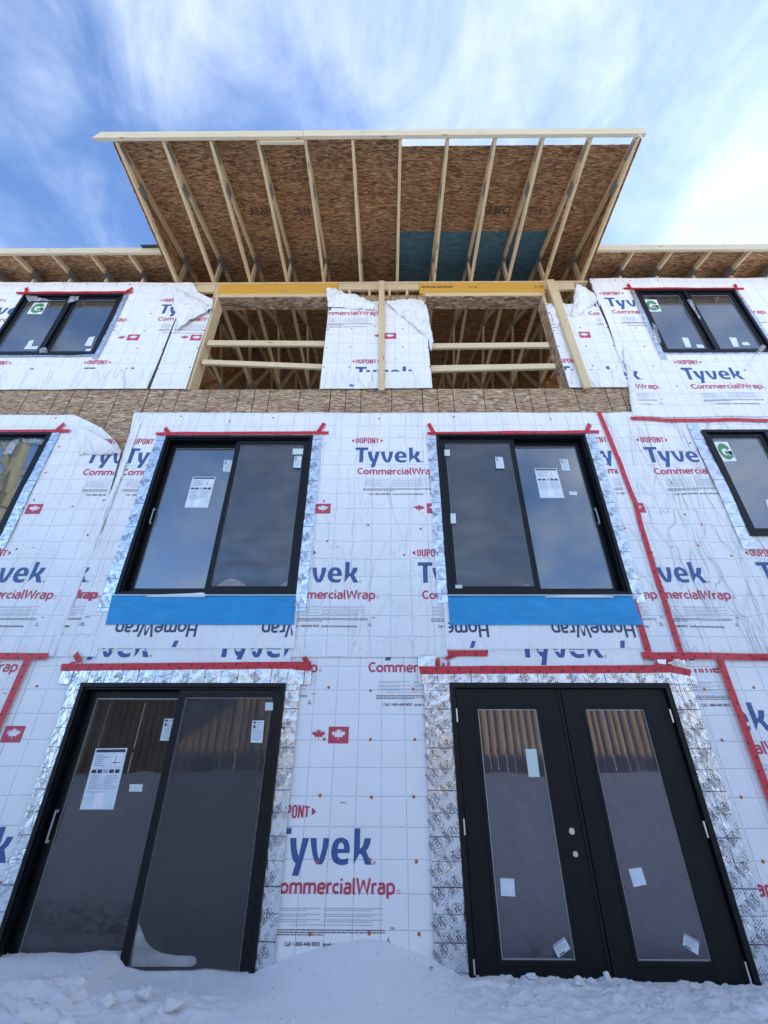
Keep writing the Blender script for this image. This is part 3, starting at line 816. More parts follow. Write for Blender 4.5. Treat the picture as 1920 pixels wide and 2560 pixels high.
holes_c = [(D1[0]+.03, D1[1]-.03, 0, 2.17), (FRX[0]+.03, FRX[1]-.03, 0, 2.18), (W2L[0]+.03, W2L[1]-.03, 3.05, 5.07), (W2R[0]+.03, W2R[1]-.03, 3.05, 5.09)]
wall_panels(centre, XL, XR, .05, 5.93, holes_c)
# upper storey sheathing stays only on the piers
for a, b, zt in ((XL, -2.70, 7.95), (-.905, .60, 7.98), (2.425, XR, 7.72)):
    MB().box(a, b, 0, .012, 5.933, zt).build('sheathing_panel', OSB_WALL, centre)
W3L = (-5.74, -4.145, 6.59, 8.0); W2FL = (-5.15, -4.205, 3.70, 5.16); W3R = (3.885, 5.44, 6.59, 8.045); W2FR = (3.90, 5.45, 3.70, 5.175)
W2FL = (-5.75, -4.205, 3.70, 5.16)
wall_panels(left, -7.6, XL-.003, .05, 8.34, [(w[0]+.03, w[1]-.03, w[2]+.03, w[3]-.03) for w in (W3L, W2FL)])
wall_panels(right, XR+.003, 7.6, .05, 8.34, [(w[0]+.03, w[1]-.03, w[2]+.03, w[3]-.03) for w in (W3R, W2FR)])

# closed dark shell behind (floors, party walls, rear)
def shell(parent, x0, x1, top=8.30, openz=None):
    mb = MB()
    mb.box(x0+.01, x1-.01, 9.85, 9.99, .1, top)           # rear
    mb.box(x0+.01, x0+.10, .25, 9.84, .1, 5.84); mb.box(x1-.10, x1-.01, .25, 9.84, .1, 5.84)
    for z in (.12, 2.62, 5.58): mb.box(x0+.105, x1-.105, .25, 9.83, z, z+.25)
    mb.build('inner_walls_and_floors', DARK_ROOM, parent)
shell(centre, XL, XR); shell(left, -7.6, XL); shell(right, XR, 7.6)
# near-black sheets standing in for unlit rooms, right behind the glazing of the closed storeys
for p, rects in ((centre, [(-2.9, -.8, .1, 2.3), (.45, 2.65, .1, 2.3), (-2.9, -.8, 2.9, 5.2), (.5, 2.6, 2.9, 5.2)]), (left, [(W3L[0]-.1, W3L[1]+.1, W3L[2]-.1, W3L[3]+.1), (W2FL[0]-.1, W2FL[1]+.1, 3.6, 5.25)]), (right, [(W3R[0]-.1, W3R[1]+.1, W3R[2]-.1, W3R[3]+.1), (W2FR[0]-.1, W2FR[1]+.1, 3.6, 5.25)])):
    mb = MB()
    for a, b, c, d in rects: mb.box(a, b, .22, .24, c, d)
    mb.build('unlit_room_backing', DARK_ROOM, p)

# ------------------------------------------------------------------ roofs
SL = .294
def chord(mb, x, y0, y1, zf, h=.094, w=.038):
    """sloping or level member between y0 and y1, zf(y) gives the underside"""
    mb.prism_x(x-w/2, x+w/2, [(y0, zf(y0)), (y1, zf(y1)), (y1, zf(y1)+h), (y0, zf(y0)+h)])
def web(mb, x, a, b, w=.036, h=.085):
    a = Vector(a); b = Vector(b); t = (b-a).normalized(); n = Vector((-t.y, t.x))*h/2
    mb.prism_x(x-w/2, x+w/2, [tuple(a-n), tuple(b-n), tuple(b+n), tuple(a+n)])
def truss(parent, x, tip, zb, ztip_top, full=True):
    """tip = y of the tail end; zb = underside of the bottom chord; ztip_top = underside of the top chord at the tail"""
    r_ = empty('roof_truss', (x, 0, 8.345)); r_.parent = parent; r_.location = Vector((x, 0, 8.345)) - parent.location
    zt = lambda y: ztip_top + (y-tip)*SL
    zt2 = lambda y: ztip_top + (5-tip)*SL - (y-5)*SL
    mb = MB(); chord(mb, x, tip, 5, zt); mb.build('top_chord', WOOD_Y, r_)
    mb = MB(); chord(mb, x, 5.002, 10, zt2); mb.build('top_chord', WOOD_Y, r_)
    y0 = tip if full else 0.0
    zlo = lambda y: zb
    mb = MB()
    if full:
        ys = tip+.055       # bottom chord is cut to meet the top chord at the tail
        mb.prism_x(x-.0185, x+.0185, [(tip+.002, zb), (10, zb), (10, zb+.089), (tip+(zb+.086-ztip_top)/SL, zb+.089 if False else zb+.086), (tip+.002, ztip_top-.001)])
    else: mb.prism_x(x-.0185, x+.0185, [(0, zb), (10, zb), (10, zb+.089), (0, zb+.089)])
    mb.build('bottom_chord', WOOD_Y, r_)
    tj = [.05, 1.5, 3.2, 5.0]; bj = [.05, 2.3, 4.1]
    segs = [((.05, zb+.09), (.05, zt(.05)-.002)), ((.30, zb+.09), (1.5, zt(1.5)-.01)), ((2.2, zb+.09), (1.5+.1, zt(1.6)-.01)), ((2.35, zb+.09), (3.1, zt(3.1)-.01)), ((4.0, zb+.09), (3.3, zt(3.3)-.01)), ((4.15, zb+.09), (4.95, zt(4.95)-.01))]
    for a, b in segs:
        mb = MB(); web(mb, x, a, b); mb.build('web', WOOD_Z, r_)
    # toothed metal plates on both faces
    pl = [((.06, zt(.05)+.02), .30, .15), ((.15, zb+.06), .22, .10), ((1.5, zt(1.5)+.03), .2, .13), ((2.3, zb+.06), .22, .13)]
    if full: pl += [((tip+.17, zb+.075), .24, .085), ((tip+.62, zb+.115), .17, .16)]
    else: pl += []
    for (cy_, cz_), lw, lh in pl:
        for sgn in (-1, 1):
            mb = MB(); mb.prism_x(x+sgn*.0192, x+sgn*.0208, [(cy_-lw/2, cz_-lh/2-lw*SL*.4), (cy_+lw/2, cz_-lh/2+lw*SL*.4), (cy_+lw/2, cz_+lh/2+lw*SL*.4), (cy_-lw/2, cz_+lh/2-lw*SL*.4)])
            mb.build('nail_plate', STEEL, r_)
    return r_
TIP = -1.865; ZTT = 8.356
CX = [-3.42+.598*i for i in range(11)]+[3.15]
for x in CX: truss(centre, x, TIP, 8.345, ZTT)
WTIP = -.42; WZT = 8.39
for x in (-7.58, -6.98, -6.38, -5.80, -5.20, -4.60, -4.00): truss(left, x, WTIP, 8.345+.02, WZT, False)
for x in (3.79, 4.38, 4.97, 5.58, 6.18, 6.78, 7.38): truss(right, x, WTIP, 8.345+.02, WZT, False)

def roof_plane(tip, zt): return lambda y: zt + (y-tip)*SL + .094+.001 if y <= 5 else zt + (5-tip)*SL - (y-5)*SL + .094+.001
def roof_panel(parent, x0, x1, y0, y1, zf, mat, thick=.012, label=None):
    mb = MB(); mb.prism_x(x0+.001, x1-.001, [(y0, zf(y0)), (y1, zf(y1)), (y1, zf(y1)+thick), (y0, zf(y0)+thick)])
    o = mb.build('roof_panel', mat, parent)
    if label: o['label'] = label
zc = roof_plane(TIP, ZTT)
XA, XB = -3.47, 3.20
# front course, second course, and the rest
for a, b, y0 in ((XA, -1.60, TIP), (-1.60, .17, TIP), (.17, 1.36, TIP+.125), (1.36, XB, TIP+.125)):
    roof_panel(centre, a, b, y0, -.503, zc, OSB_ROOF)
for a, b, mt, lb in ((XA, -2.2, OSB_ROOF, None), (-2.2, .17, OSB_ROOF, None), (.17, 2.56, OSB_BLUE, 'blue painted roof panel'), (2.56, XB, OSB_ROOF, None)):
    roof_panel(centre, a, b, -.501, .718, zc, mt, label=lb)
for y0, y1 in ((.720, 1.975), (1.977, 3.195), (3.197, 4.999)):
    for a, b in ((XA, -1.0), (-1.0, 1.36), (1.36, XB)): roof_panel(centre, a, b, y0, y1, zc, OSB_ROOF)
zc2 = lambda y: ZTT + (5-TIP)*SL - (y-5)*SL + .095
roof_panel(centre, XA, XB, 5.001, 10.2, zc2, OSB_ROOF)
zw = roof_plane(WTIP, WZT); zw2 = lambda y: WZT + (5-WTIP)*SL - (y-5)*SL + .095
for par, xs in ((left, (-7.7, -5.8, -4.6, XA-.03)), (right, (XB+.03, 4.38, 5.58, 7.7))):
    for i in range(len(xs)-1):
        roof_panel(par, xs[i], xs[i+1], WTIP-.02, .80, zw, OSB_ROOF); roof_panel(par, xs[i], xs[i+1], .802, 4.999, zw, OSB_ROOF)
    roof_panel(par, xs[0], xs[-1], 5.001, 10.2, zw2, OSB_ROOF)
# the row goes on to the right beyond the frame; unseen length added to shade the bank
MB().box(7.62, 24, 0, .012, .1, 8.3).build('sheathing_panel', WRAP_PLAINBAND, right)
roof_panel(right, 7.705, 24, WTIP-.02, 4.999, zw, OSB_ROOF); roof_panel(right, 7.705, 24, 5.001, 10.2, zw2, OSB_ROOF)
# gable cheeks of the raised roof
for x0, x1 in ((XA+.0, XA+.011), (XB-.011+.0, XB+.0)):
    mb = MB(); mb.prism_x(x0, x1, [(TIP+.02, 8.352), (10, 8.352), (10, 8.44), (5, zc(5)-.005), (TIP+.02, zc(TIP+.02)-.005)])
    mb.build('gable_panel', OSB_SIDE, centre)
# dark roofing paper lying along the roof edge
mb = MB(); mb.prism_x(-3.80, XA-.035, [(WTIP-.10, zw(WTIP-.1)+.03), (.6, zw(.6)+.03), (.6, zw(.6)+.04), (WTIP-.10, zw(WTIP-.1)+.04)])
mb.build('roofing_paper', plain('roofing_paper', (.05, .07, .065), .8), left)

# fascia boards (spliced)
def fascia(parent, x0, x1, y0, y1, z0, z1, skew0=0, skew1=0, mat=WOOD_PALE):
    mb = MB(); mb.add([(x0-skew0,y0,z0),(x1,y0,z0),(x1,y1,z0),(x0-skew0,y1,z0),(x0,y0,z1),(x1-skew1,y0,z1),(x1-skew1,y1,z1),(x0,y1,z1)], [(0,3,2,1),(4,5,6,7),(0,1,5,4),(1,2,6,5),(2,3,7,6),(3,0,4,7)])
    return mb.build('fascia_board', mat, parent, bevel=.003)
FZ = 8.335
fascia(centre, -3.64, -1.05, TIP-.045, TIP-.004, FZ, FZ+.165, skew0=.05)
fascia(centre, -1.047, 3.22, TIP-.046, TIP-.004, FZ+.002, FZ+.168)
mb = MB(); mb.box(-1.60, -1.04, TIP+.0, TIP+.036, FZ-.028, FZ+.06); mb.build('fascia_splice', WOOD_PALE, centre, bevel=.002)
fascia(left, -7.7, XA-.012, WTIP-.045, WTIP-.004, WZT-.01, WZT+.125)
fascia(right, XB+.012, 5.16, WTIP-.045, WTIP-.004, WZT-.01, WZT+.128)
fascia(right, 5.163, 7.7, WTIP-.045, WTIP-.004, WZT-.012, WZT+.128)

# top-storey framing of the open centre
def framing(name, x0, x1, y0, y1, z0, z1, mat, **k):
    return MB().box(x0, x1, y0, y1, z0, z1).build(name, mat, centre, bevel=.002, **k)
framing('top_plate', XL+.02, XR-.02, .0, .14, 8.305, 8.343, WOOD_X)
framing('header_beam', -2.70, -.79, -.004, .04, 8.02, 8.303, LVL)
framing('header_beam', .515, 2.50, -.004, .04, 8.02, 8.303, LVL)
framing('opening_head', -2.657, -.895, -.012, .21, 7.945, 8.016, WOOD_X)
framing('opening_head', .60, 2.43, -.012, .21, 7.945, 8.016, WOOD_X)
framing('soffit_panel', -2.655, -.90, -.004, .212, 7.93, 7.943, OSB_SOFFIT)
framing('soffit_panel', .607, 2.418, -.004, .212, 7.93, 7.943, OSB_SOFFIT)
framing('jamb_stud', -2.70, -2.662, -.006, .21, 5.935, 8.016, WOOD_Z)
framing('jamb_stud', -2.762, -2.704, .014, .14, 5.94, 8.303, WOOD_Z)
framing('jamb_panel', 2.421, 2.434, -.004, .212, 5.935, 7.943, OSB_JAMB)
framing('jamb_stud', 2.436, 2.474, -.006, .14, 5.935, 8.016, WOOD_Z)
framing('jamb_stud', -.903, -.865, .014, .14, 5.94, 8.303, WOOD_Z)
framing('jamb_stud', .565, .603, .014, .14, 5.94, 8.303, WOOD_Z)
for x in (-3.1, -.62, -.30, .02, .30, 2.56, 2.70, 3.02):
    framing('wall_stud', x, x+.038, .014, .14, 5.94, 8.303, WOOD_Z)
framing('blocking', -3.06, -2.765, .01, .05, 8.11, 8.303, WOOD_X)
framing('blocking', -.785, .51, .01, .05, 8.15, 8.303, WOOD_X)
framing('blocking', 2.51, 3.0, .01, .05, 8.13, 8.303, WOOD_X)
framing('sill_plate', XL+.1, XR-.1, .014, .14, 5.86, 5.918, WOOD_X)
# print on the right header
ink = Ink(); ink.text('2.1E', 1.30, 8.16, .14, .035, 0, .02); ink.text('2.1E', 2.34, 8.16, .14, .035, 0, .02)
ink.words(.55, 1.05, 8.165, .018, 0, 5, .06); ink.words(.55, 1.05, 8.195, .015, 0, 6, .05)
me = finish_wall('printed_grade_mark', ink.bm, .0052, [INK_BLACK], cell=5)
for v in me.vertices: v.co.y = -.0055
link('printed_grade_mark', me, centre)
# stamps under the roof sheathing
STAMP_INK = plain('stamp_ink', (.10, .055, .03), .7)
def roof_print(body, x, y, w, h, zf):
    vs, fs = text_faces(body, 1, .03); ww = max(v[0] for v in vs)
    me = bpy.data.meshes.new('printed_stamp')
    me.from_pydata([(x+vx/ww*w, y-vy/.69*h, zf(y-vy/.69*h)-.0025) for vx, vy in vs], [], fs); me.materials.append(STAMP_INK)
    link('printed_stamp', me, centre)
roof_print('ARBEC|', -2.06, -.80, .40, .12, zc); roof_print('ARBEC|', 1.42, -.80, .42, .12, zc)
roof_print('7/16', -1.35, -.80, .20, .10, zc); roof_print('7/16', 2.12, -.80, .2, .10, zc)

# ------------------------------------------------------------------ windows and doors
def pane_material_ring(x0, x1, z0, z1, y): return MB().ring(x0, x1, z0, z1, .007, y-.004, y+.004)
def sash(parent, x0, x1, z0, z1, y, w, mat_glass, deep=.035, wb=None, screen=False):
    mb = MB(); mb.ring(x0, x1, z0, z1, w, y, y+deep, wb=wb); mb.build('sash', FRAME, parent, bevel=.002)
    wb = wb or w
    gx0, gx1, gz0, gz1 = x0+w, x1-w, z0+wb, z1-w
    MB().box(gx0-.004, gx1+.004, y+deep*.55, y+deep*.55+.006, gz0-.004, gz1+.004).build('pane', mat_glass, parent)
    MB().ring(gx0, gx1, gz0, gz1, .009, y+deep*.55-.004, y+deep*.55-.0005).build('pane_spacer', BEAD, parent)
    if screen:
        MB().box(gx0-.006, gx1+.006, y+.004, y+.005, gz0-.006, gz1+.006).build('insect_screen', SCREEN, parent)
    return gx0, gx1, gz0, gz1, y+deep*.55
def opening(parent, name, x, z, label=None):
    r_ = empty(name, (x, 0, z)); r_.parent = parent; r_.location = Vector((x, 0, z))-parent.location
    if label: r_['label'] = label
    return r_
def sliding(parent, name, x0, x1, z0, z1, proud_right, glass, label, fw=.055):
    r_ = opening(parent, name, (x0+x1)/2, z0, label)
    mb = MB(); mb.ring(x0, x1, z0, z1, .036, -.045, .15); mb.build('frame', FRAME, r_, bevel=.002)
    mb = MB(); mb.ring(x0+.037, x1-.037, z0+.037, z1-.037, .016, -.02, -.006); mb.ring(x0+.037, x1-.037, z0+.037, z1-.037, .014, .045, .055); mb.build('track', FRAME, r_)
    xm = (x0+x1)/2
    a, b = x0+.054, x1-.054
    if proud_right: P1 = (xm-.035, b); P2 = (a, xm+.03)
    else: P1 = (a, xm+.035); P2 = (xm-.03, b)
    g1 = sash(r_, P1[0], P1[1], z0+.05, z1-.054, -.004, fw, glass, .04, wb=fw*1.2, screen=True)
    g2 = sash(r_, P2[0], P2[1], z0+.05, z1-.054, .060, fw, glass, .04, wb=fw*1.2)
    return r_, g1, g2
def handle(parent, x, z0, z1, y):
    mb = MB(); mb.box(x-.007, x+.007, y-.035, y-.025, z0, z1); mb.box(x-.009, x+.009, y-.022, y, z0, z0+.02); mb.box(x-.009, x+.009, y-.022, y, z1-.02, z1)
    mb.build('handle', HANDLE, parent, bevel=.003)
def sticker(parent, px, y, kind='paper', mat=None):
    """four photo corners projected on the pane"""
    pts = [W(*p, Y=y-.003) for p in px]; mb = MB()
    mb.prism_y(y-.0035, y-.0023, pts)
    m_ = mat or PAPER; mats = [m_, INK_GREY, INK_BLACK, WHITE_INK, GREEN]
    a, b, c, d = [Vector(p) for p in pts]      # tl, tr, br, bl
    def q(u, v): t = (a*(1-u)+b*u)*(1-v) + (d*(1-u)+c*u)*v; return (t.x, t.y)
    def bar(u0, u1, v0, v1, mi):
        P4 = [q(u0, v0), q(u1, v0), q(u1, v1), q(u0, v1)]
        mb.add([(x, y-.0042, z) for x, z in P4], [(0, 1, 2, 3)], mi)
    rr = random.Random(int(px[0][0]))
    if kind == 'big':
        bar(.04, .96, .02, .07, 2)
        for k in range(6): bar(.08, .08+rr.uniform(.2, .5), .11+k*.035, .125+k*.035, 1)
        bar(.62, .9, .10, .30, 3); bar(.70, .72, .12, .28, 1); bar(.62, .88, .24, .25, 1)
        for k in range(5): bar(.06+k*.18, .06+k*.18+.14, .36, .42, 2 if k != 2 else 1)
        for k in range(8): bar(.08, .08+rr.uniform(.25, .42), .46+k*.03, .47+k*.03, 1); bar(.54, .54+rr.uniform(.2, .4), .46+k*.03, .47+k*.03, 1)
        bar(.08, .48, .72, .73, 1); bar(.35, .62, .74, .97, 3)
    elif kind == 'small':
        bar(.08, .34, .05, .13, 2); bar(.42, .9, .06, .11, 1)
        for k in range(9): bar(.10, rr.uniform(.55, .92), .18+k*.085, .205+k*.085, 1)
        bar(.12, .3, .22, .34, 2)
    elif kind == 'energy':
        bar(.0, 1, .0, .20, 1); bar(.10, .75, .30, .36, 1)
        for k in range(3): bar(.12, .85, .45+k*.09, .48+k*.09, 1)
        bar(.15, .55, .84, .95, 2)
    elif kind == 'green':
        mb.m[:6] = [0]*6
        # white square with a green letter G
        n = 22; o_, i_ = [], []
        for k in range(n):
            t = -.15 + k/(n-1)*(2*math.pi*.80); 
            o_.append(q(.50+.44*math.cos(-t-.55), .50+.42*math.sin(-t-.55))); i_.append(q(.50+.22*math.cos(-t-.55), .52+.17*math.sin(-t-.55)))
        pts3 = o_+i_
        mb.add([(x, y-.0042, z) for x, z in pts3], [(k, k+1, n+k+1, n+k) for k in range(n-1)], 4)
        bar(.46, .95, .48, .64, 4); bar(.74, .95, .48, .82, 4)
    return mb.build('sticker', mats, parent)

C3 = lambda x, y: (x/1.659, y/1.659+960)
C4 = lambda x, y: (x/1.659+920, y/1.659+960)
C5 = lambda x, y: (x/1.659, y/1.659+1600)
C6 = lambda x, y: (x/1.659+920, y/1.659+1600)
# middle storey, left
wd, g1, g2 = sliding(centre, 'sliding_window', W2L[0], W2L[1], 3.022, 5.10, True, GLASS_SKY, 'tall sliding window above the ground floor sliding door, fly screen on its right half')
yp = g2[4]; ypr = -.004
sticker(wd, [C3(800,385), C3(895,385), C3(862,513), C3(765,513)], yp, 'big')
sticker(wd, [C3(930,315), C3(964,316), C3(956,366), C3(924,362)], yp, 'small')
sticker(wd, [C3(1222,298), C3(1252,298), C3(1247,348), C3(1216,346)], ypr+.003, 'small')
sticker(wd, [C3(1215,268), C3(1258,268), C3(1256,292), C3(1213,292)], ypr+.003, 'plain', PAPER_GREEN)
hx, hz = W(*C3(673,555), Y=yp); handle(wd, g2[0]-.02, hz-.10, hz+.10, .06)
# middle storey, right
wd2, g1, g2 = sliding(centre, 'sliding_window', W2R[0], W2R[1], 3.022, 5.115, False, GLASS_SKY, 'tall sliding window above the french door, fly screen on its left half')
yp = g2[4]
sticker(wd2, [C4(690,350), C4(782,350), C4(815,473), C4(715,473)], yp, 'big')
sticker(wd2, [C4(794,311), C4(828,312), C4(839,360), C4(806,358)], yp, 'small')
sticker(wd2, [C4(833,446), C4(866,446), C4(868,462), C4(836,460)], yp, 'plain', PAPER)
sticker(wd2, [C4(527,302), C4(558,303), C4(566,350), C4(532,350)], ypr+.003, 'small')
sticker(wd2, [C4(317,272), C4(338,272), C4(340,298), C4(318,298)], ypr+.003, 'plain', PAPER_GREEN)
sticker(wd2, [C4(342,537), C4(363,537), C4(365,578), C4(343,578)], ypr+.003, 'plain', PAPER)
sticker(wd2, [C4(362,833), C4(390,833), C4(391,847), C4(363,847)], ypr+.003, 'plain', PAPER_GREEN)
hx, hz = W(*C4(904,555), Y=yp); handle(wd2, g2[1]+.02, hz-.10, hz+.10, .06)
# ground floor sliding door
dd, g1, g2 = sliding(centre, 'sliding_door', D1[0], D1[1], .14, 2.195, True, GLASS_LOW, 'black sliding patio door on the ground floor with a large paper sheet stuck to the left pane', fw=.062)
yp = g2[4]
sticker(dd, [C5(398,450), C5(529,448), C5(470,703), C5(330,703)], yp, 'big')
sticker(dd, [C5(683,326), C5(730,326), C5(712,418), C5(663,417)], yp, 'small')
sticker(dd, [C5(538,598), C5(593,598), C5(589,629), C5(535,629)], yp, 'plain', PAPER_GREEN)
sticker(dd, [C5(1047,335), C5(1096,333), C5(1088,427), C5(1039,425)], ypr+.003, 'small')
sticker(dd, [C5(1101,259), C5(1133,259), C5(1131,292), C5(1099,292)], ypr+.003, 'plain', PAPER_GREEN)
hx, hz = W(*C5(285,770), Y=yp); handle(dd, g2[0]-.022, hz-.11, hz+.11, .06)
# french door
fd = opening(centre, 'french_door', 1.55, .1, 'black double french door with two tall glass lites on the ground floor')
x0, x1, z0, z1 = FRX[0], FRX[1], .10, 2.202
mb = MB(); mb.ring(x0, x1, z0, z1, .045, -.045, .12); mb.build('frame', FRAME, fd, bevel=.003)
mb = MB(); mb.ring(x0+.046, x1-.046, z0+.046, z1-.046, .012, .0, .03); mb.build('weather_strip', plain('rubber_seal', (.02, .017, .02), .6), fd)
xm = 1.557
glx = [(.800, 1.318), (1.752, 2.266)]
for k, (a, b) in enumerate(((x0+.052, xm-.003), (xm+.003, x1-.052))):
    ga, gb = glx[k]; gz0, gz1 = .366, 1.985
    mb = MB(); zb_, zt_ = z0+.05, z1-.052
    o = [(a, zb_), (b, zb_), (b, zt_), (a, zt_)]; i_ = [(ga, gz0), (gb, gz0), (gb, gz1), (ga, gz1)]
    vs = [(x, -.012, z) for x, z in o+i_]+[(x, .033, z) for x, z in o+i_]; fs = []
    for q in range(4):
        j = (q+1) % 4; fs += [(q, j, j+4, q+4), (q+8, q+12, j+12, j+8), (q, q+8, j+8, j), (q+4, j+4, j+12, q+12)]
    mb.add(vs, fs); mb.build('door_leaf', SLAB, fd, bevel=.002)
    mb = MB(); mb.ring(ga-.028, gb+.028, gz0-.028, gz1+.028, .026, -.019, -.0125); mb.build('lite_moulding', SLAB, fd, bevel=.002)
    MB().box(ga-.002, gb+.002, .004, .010, gz0-.002, gz1+.002).build('pane', GLASS_FR, fd)
    MB().ring(ga, gb, gz0, gz1, .008, .0, .0035).build('pane_spacer', BEAD, fd)
mb = MB(); mb.box(xm-.030, xm-.006, -.020, -.0125, z0+.05, z1-.055); mb.build('astragal', SLAB, fd, bevel=.002)
for c_, r1 in ((C6(845,793), .020), (C6(860,888), .017)):
    X_, Z_ = W(*c_, Y=-.014); mb = MB(); n = 14
    mb.prism_y(-.0205, -.0129, [(X_+r1*math.cos(2*math.pi*q/n)*(1+.1*(q % 3)), Z_+r1*1.1*math.sin(2*math.pi*q/n)) for q in range(n)])
    mb.build('lock_bore', plain('bored_wood', (.70, .55, .44), .7), fd)
for pxs in ((C6(366,285), C6(369,341)), (C6(396,740), C6(400,808)), (C6(436,1320), C6(441,1385)), (C6(1246,288), C6(1260,343)), (C6(1384,750), C6(1403,818)), (C6(1553,1330), C6(1583,1422))):
    (xa, za), (xb, zb_) = W(*pxs[0], Y=-.03), W(*pxs[1], Y=-.03)
    mb = MB(); n = 8; r1 = .0065; xc_ = (xa+xb)/2
    mb.add([(xc_+r1*math.cos(2*math.pi*q/n), -.05+r1*math.sin(2*math.pi*q/n), z) for z in (zb_, za) for q in range(n)], [(q, (q+1) % n, (q+1) % n+n, q+n) for q in range(n)]+[tuple(range(n)), tuple(range(2*n-1, n-1, -1))])
    mb.build('hinge', HINGE, fd)
sticker(fd, [C6(652,452), C6(698,452), C6(713,568), C6(667,568)], .004, 'plain', PAPER_GREEN)
sticker(fd, [C6(548,988), C6(606,990), C6(611,1064), C6(552,1061)], .004, 'plain', PAPER)
sticker(fd, [C6(765,1268), C6(813,1230), C6(840,1280), C6(790,1318)], .004, 'energy', PAPER)
sticker(fd, [C6(1080,950), C6(1133,943), C6(1156,1014), C6(1102,1025)], .004, 'plain', PAPER)
sticker(fd, [C6(1311,1215), C6(1374,1250), C6(1369,1308), C6(1305,1264)], .004, 'energy', PAPER)
# casement windows of the outer units
def casement(parent, name, x0, x1, z0, z1, glass, label, frac=.5):
    r_ = opening(parent, name, (x0+x1)/2, z0, label)
    mb = MB(); mb.ring(x0, x1, z0, z1, .042, -.045, .10); xm = x0+(x1-x0)*frac
    mb.box(xm-.026, xm+.026, -.044, .10, z0+.0425, z1-.0425); mb.build('frame', FRAME, r_, bevel=.003)
    ga = sash(r_, x0+.045, xm-.029, z0+.045, z1-.045, -.015, .055, glass, .04)
    gb = sash(r_, xm+.029, x1-.045, z0+.045, z1-.045, -.015, .055, glass, .04)
    return r_, ga, gb
c1, ga, gb = casement(left, 'casement_window', *W3L, GLASS_SKY, 'two pane window on the top floor with green letter sticker in its left pane')
yp = ga[4]
A = lambda x, y: (x/3.318, y/3.318+600)
sticker(c1, [A(285,520), A(398,518), A(345,615), A(222,613)], yp, 'green', WHITE_INK)
for q in ([A(245,835), A(283,829), A(250,905), A(198,906)], [A(262,882), A(318,880), A(306,905), A(250,906)], [A(740,805), A(788,800), A(755,880), A(700,876)], [A(712,905), A(760,900), A(740,935), A(706,935)]):
    sticker(c1, q, yp, 'plain', PAPER)
B = lambda x, y: (x/3.95+1500, y/3.95+600)
c2, ga, gb = casement(right, 'casement_window', *W3R, GLASS_SKY, 'two pane window on the top floor with green letter sticker in the top corner of its left pane', .49)
sticker(c2, [B(425,588), B(557,590), B(608,705), B(472,708)], yp, 'green', WHITE_INK)
for q in ([B(806,962), B(872,968), B(903,1062), B(846,1056)], [B(948,1030), B(1015,1035), B(1032,1066), B(965,1064)], [B(1272,960), B(1345,966), B(1375,1055), B(1318,1054)], [B(1398,1010), B(1462,1008), B(1488,1038), B(1415,1042)]):
    sticker(c2, q, yp, 'plain', PAPER)
c3, ga, gb = casement(left, 'casement_window', *W2FL, GLASS_SKY, 'window on the middle floor that mirrors a bare tree trunk', .5)
c4, ga, gb = casement(right, 'casement_window', *W2FR, GLASS_SKY, 'window on the middle floor with a green and white paper label in its corner', .5)
sticker(c4, [C4(1430,240), C4(1490,240), C4(1530,320), C4(1475,322)], yp, 'green', WHITE_INK)
sticker(c4, [C4(1648,480), C4(1690,480), C4(1710,520), C4(1660,520)], yp, 'plain', PAPER)

# plastic film rags left on the upper windows
def film(parent, px, y, sd):
    patch(parent, 'plastic_film', [P(*q, Y=y) for q in px], FILM, .015, 10, .006, 9, sd)
film(c2, [B(540,1010), B(605,1020), B(545,830), B(512,815)], -.06, 1)
film(c2, [B(925,700), B(945,690), B(915,580), B(860,590)], -.06, 2)
film(c2, [B(930,700), B(950,690), B(1000,790), B(975,780)], -.055, 3)
film(c2, [B(1435,1250), B(1470,1250), B(1645,1060), B(1600,1030)], -.08, 4)
film(c1, [A(235,510), A(430,505), A(300,465), A(215,462)], -.058, 5)
film(c1, [A(560,520), A(650,500), A(655,465), A(580,465)], -.058, 6)
film(c1, [A(315,935), A(400,935), A(385,890), A(340,900)], -.058, 7)
K7 = lambda x, y: (x/5.53, y/5.53+1040)
film(c3, [K7(40,520), K7(160,520), K7(280,310), K7(180,330)], -.03, 8)
film(c3, [K7(300,350), K7(640,400), K7(640,320), K7(290,310)], -.03, 9)

# ------------------------------------------------------------------ house wrap, tapes, flashings
L0, L1, L2, L3, L4, L5 = .004, .010, .016, .020, .026, .031
PRN = .0016
def band(parent, x0, x1, z0, z1, level, axis='z'):
    pts = [(x0, z0), (x1, z0), (x1, z1), (x0, z1)]
    uvf = (lambda x, z: (z, x-x0)) if axis == 'z' else (lambda x, z: (x, z-z0))
    me = wall_mesh('flashing_tape', [(0, pts)], level, [FOIL], uvf); return link('flashing_tape', me, parent)
def stamps(parent, spots, level, s=1.0):
    for i, (x, z, a) in enumerate(spots):
        ink = Ink(); n = 18; r1, r2 = .036*s, .0335*s
        ink.poly([(x+r1*math.cos(2*math.pi*q/n), z+r1*math.sin(2*math.pi*q/n)) for q in range(n)], [[(x+r2*math.cos(2*math.pi*q/n), z+r2*math.sin(2*math.pi*q/n)) for q in range(n)]], 0)
        ca, sa = math.cos(a), math.sin(a)
        def at(u, v): return x+u*ca-v*sa, z+u*sa+v*ca
        ink.text('Barricade', *at(-.028*s, .004*s), .054*s, .014*s, 0, .02, rot=a); ink.text('Wrap', *at(-.017*s, -.017*s), .034*s, .015*s, 0, .02, rot=a)
        ink.text('SUPER STICK', *at(-.045*s, -.052*s), .085*s, .010*s, 0, .02, rot=a); ink.text('BUILDING TAPE', *at(-.045*s, -.066*s), .09*s, .010*s, 0, .02, rot=a)
        ink.finish('printed_stamp', parent, level, [STAMP_GREY])

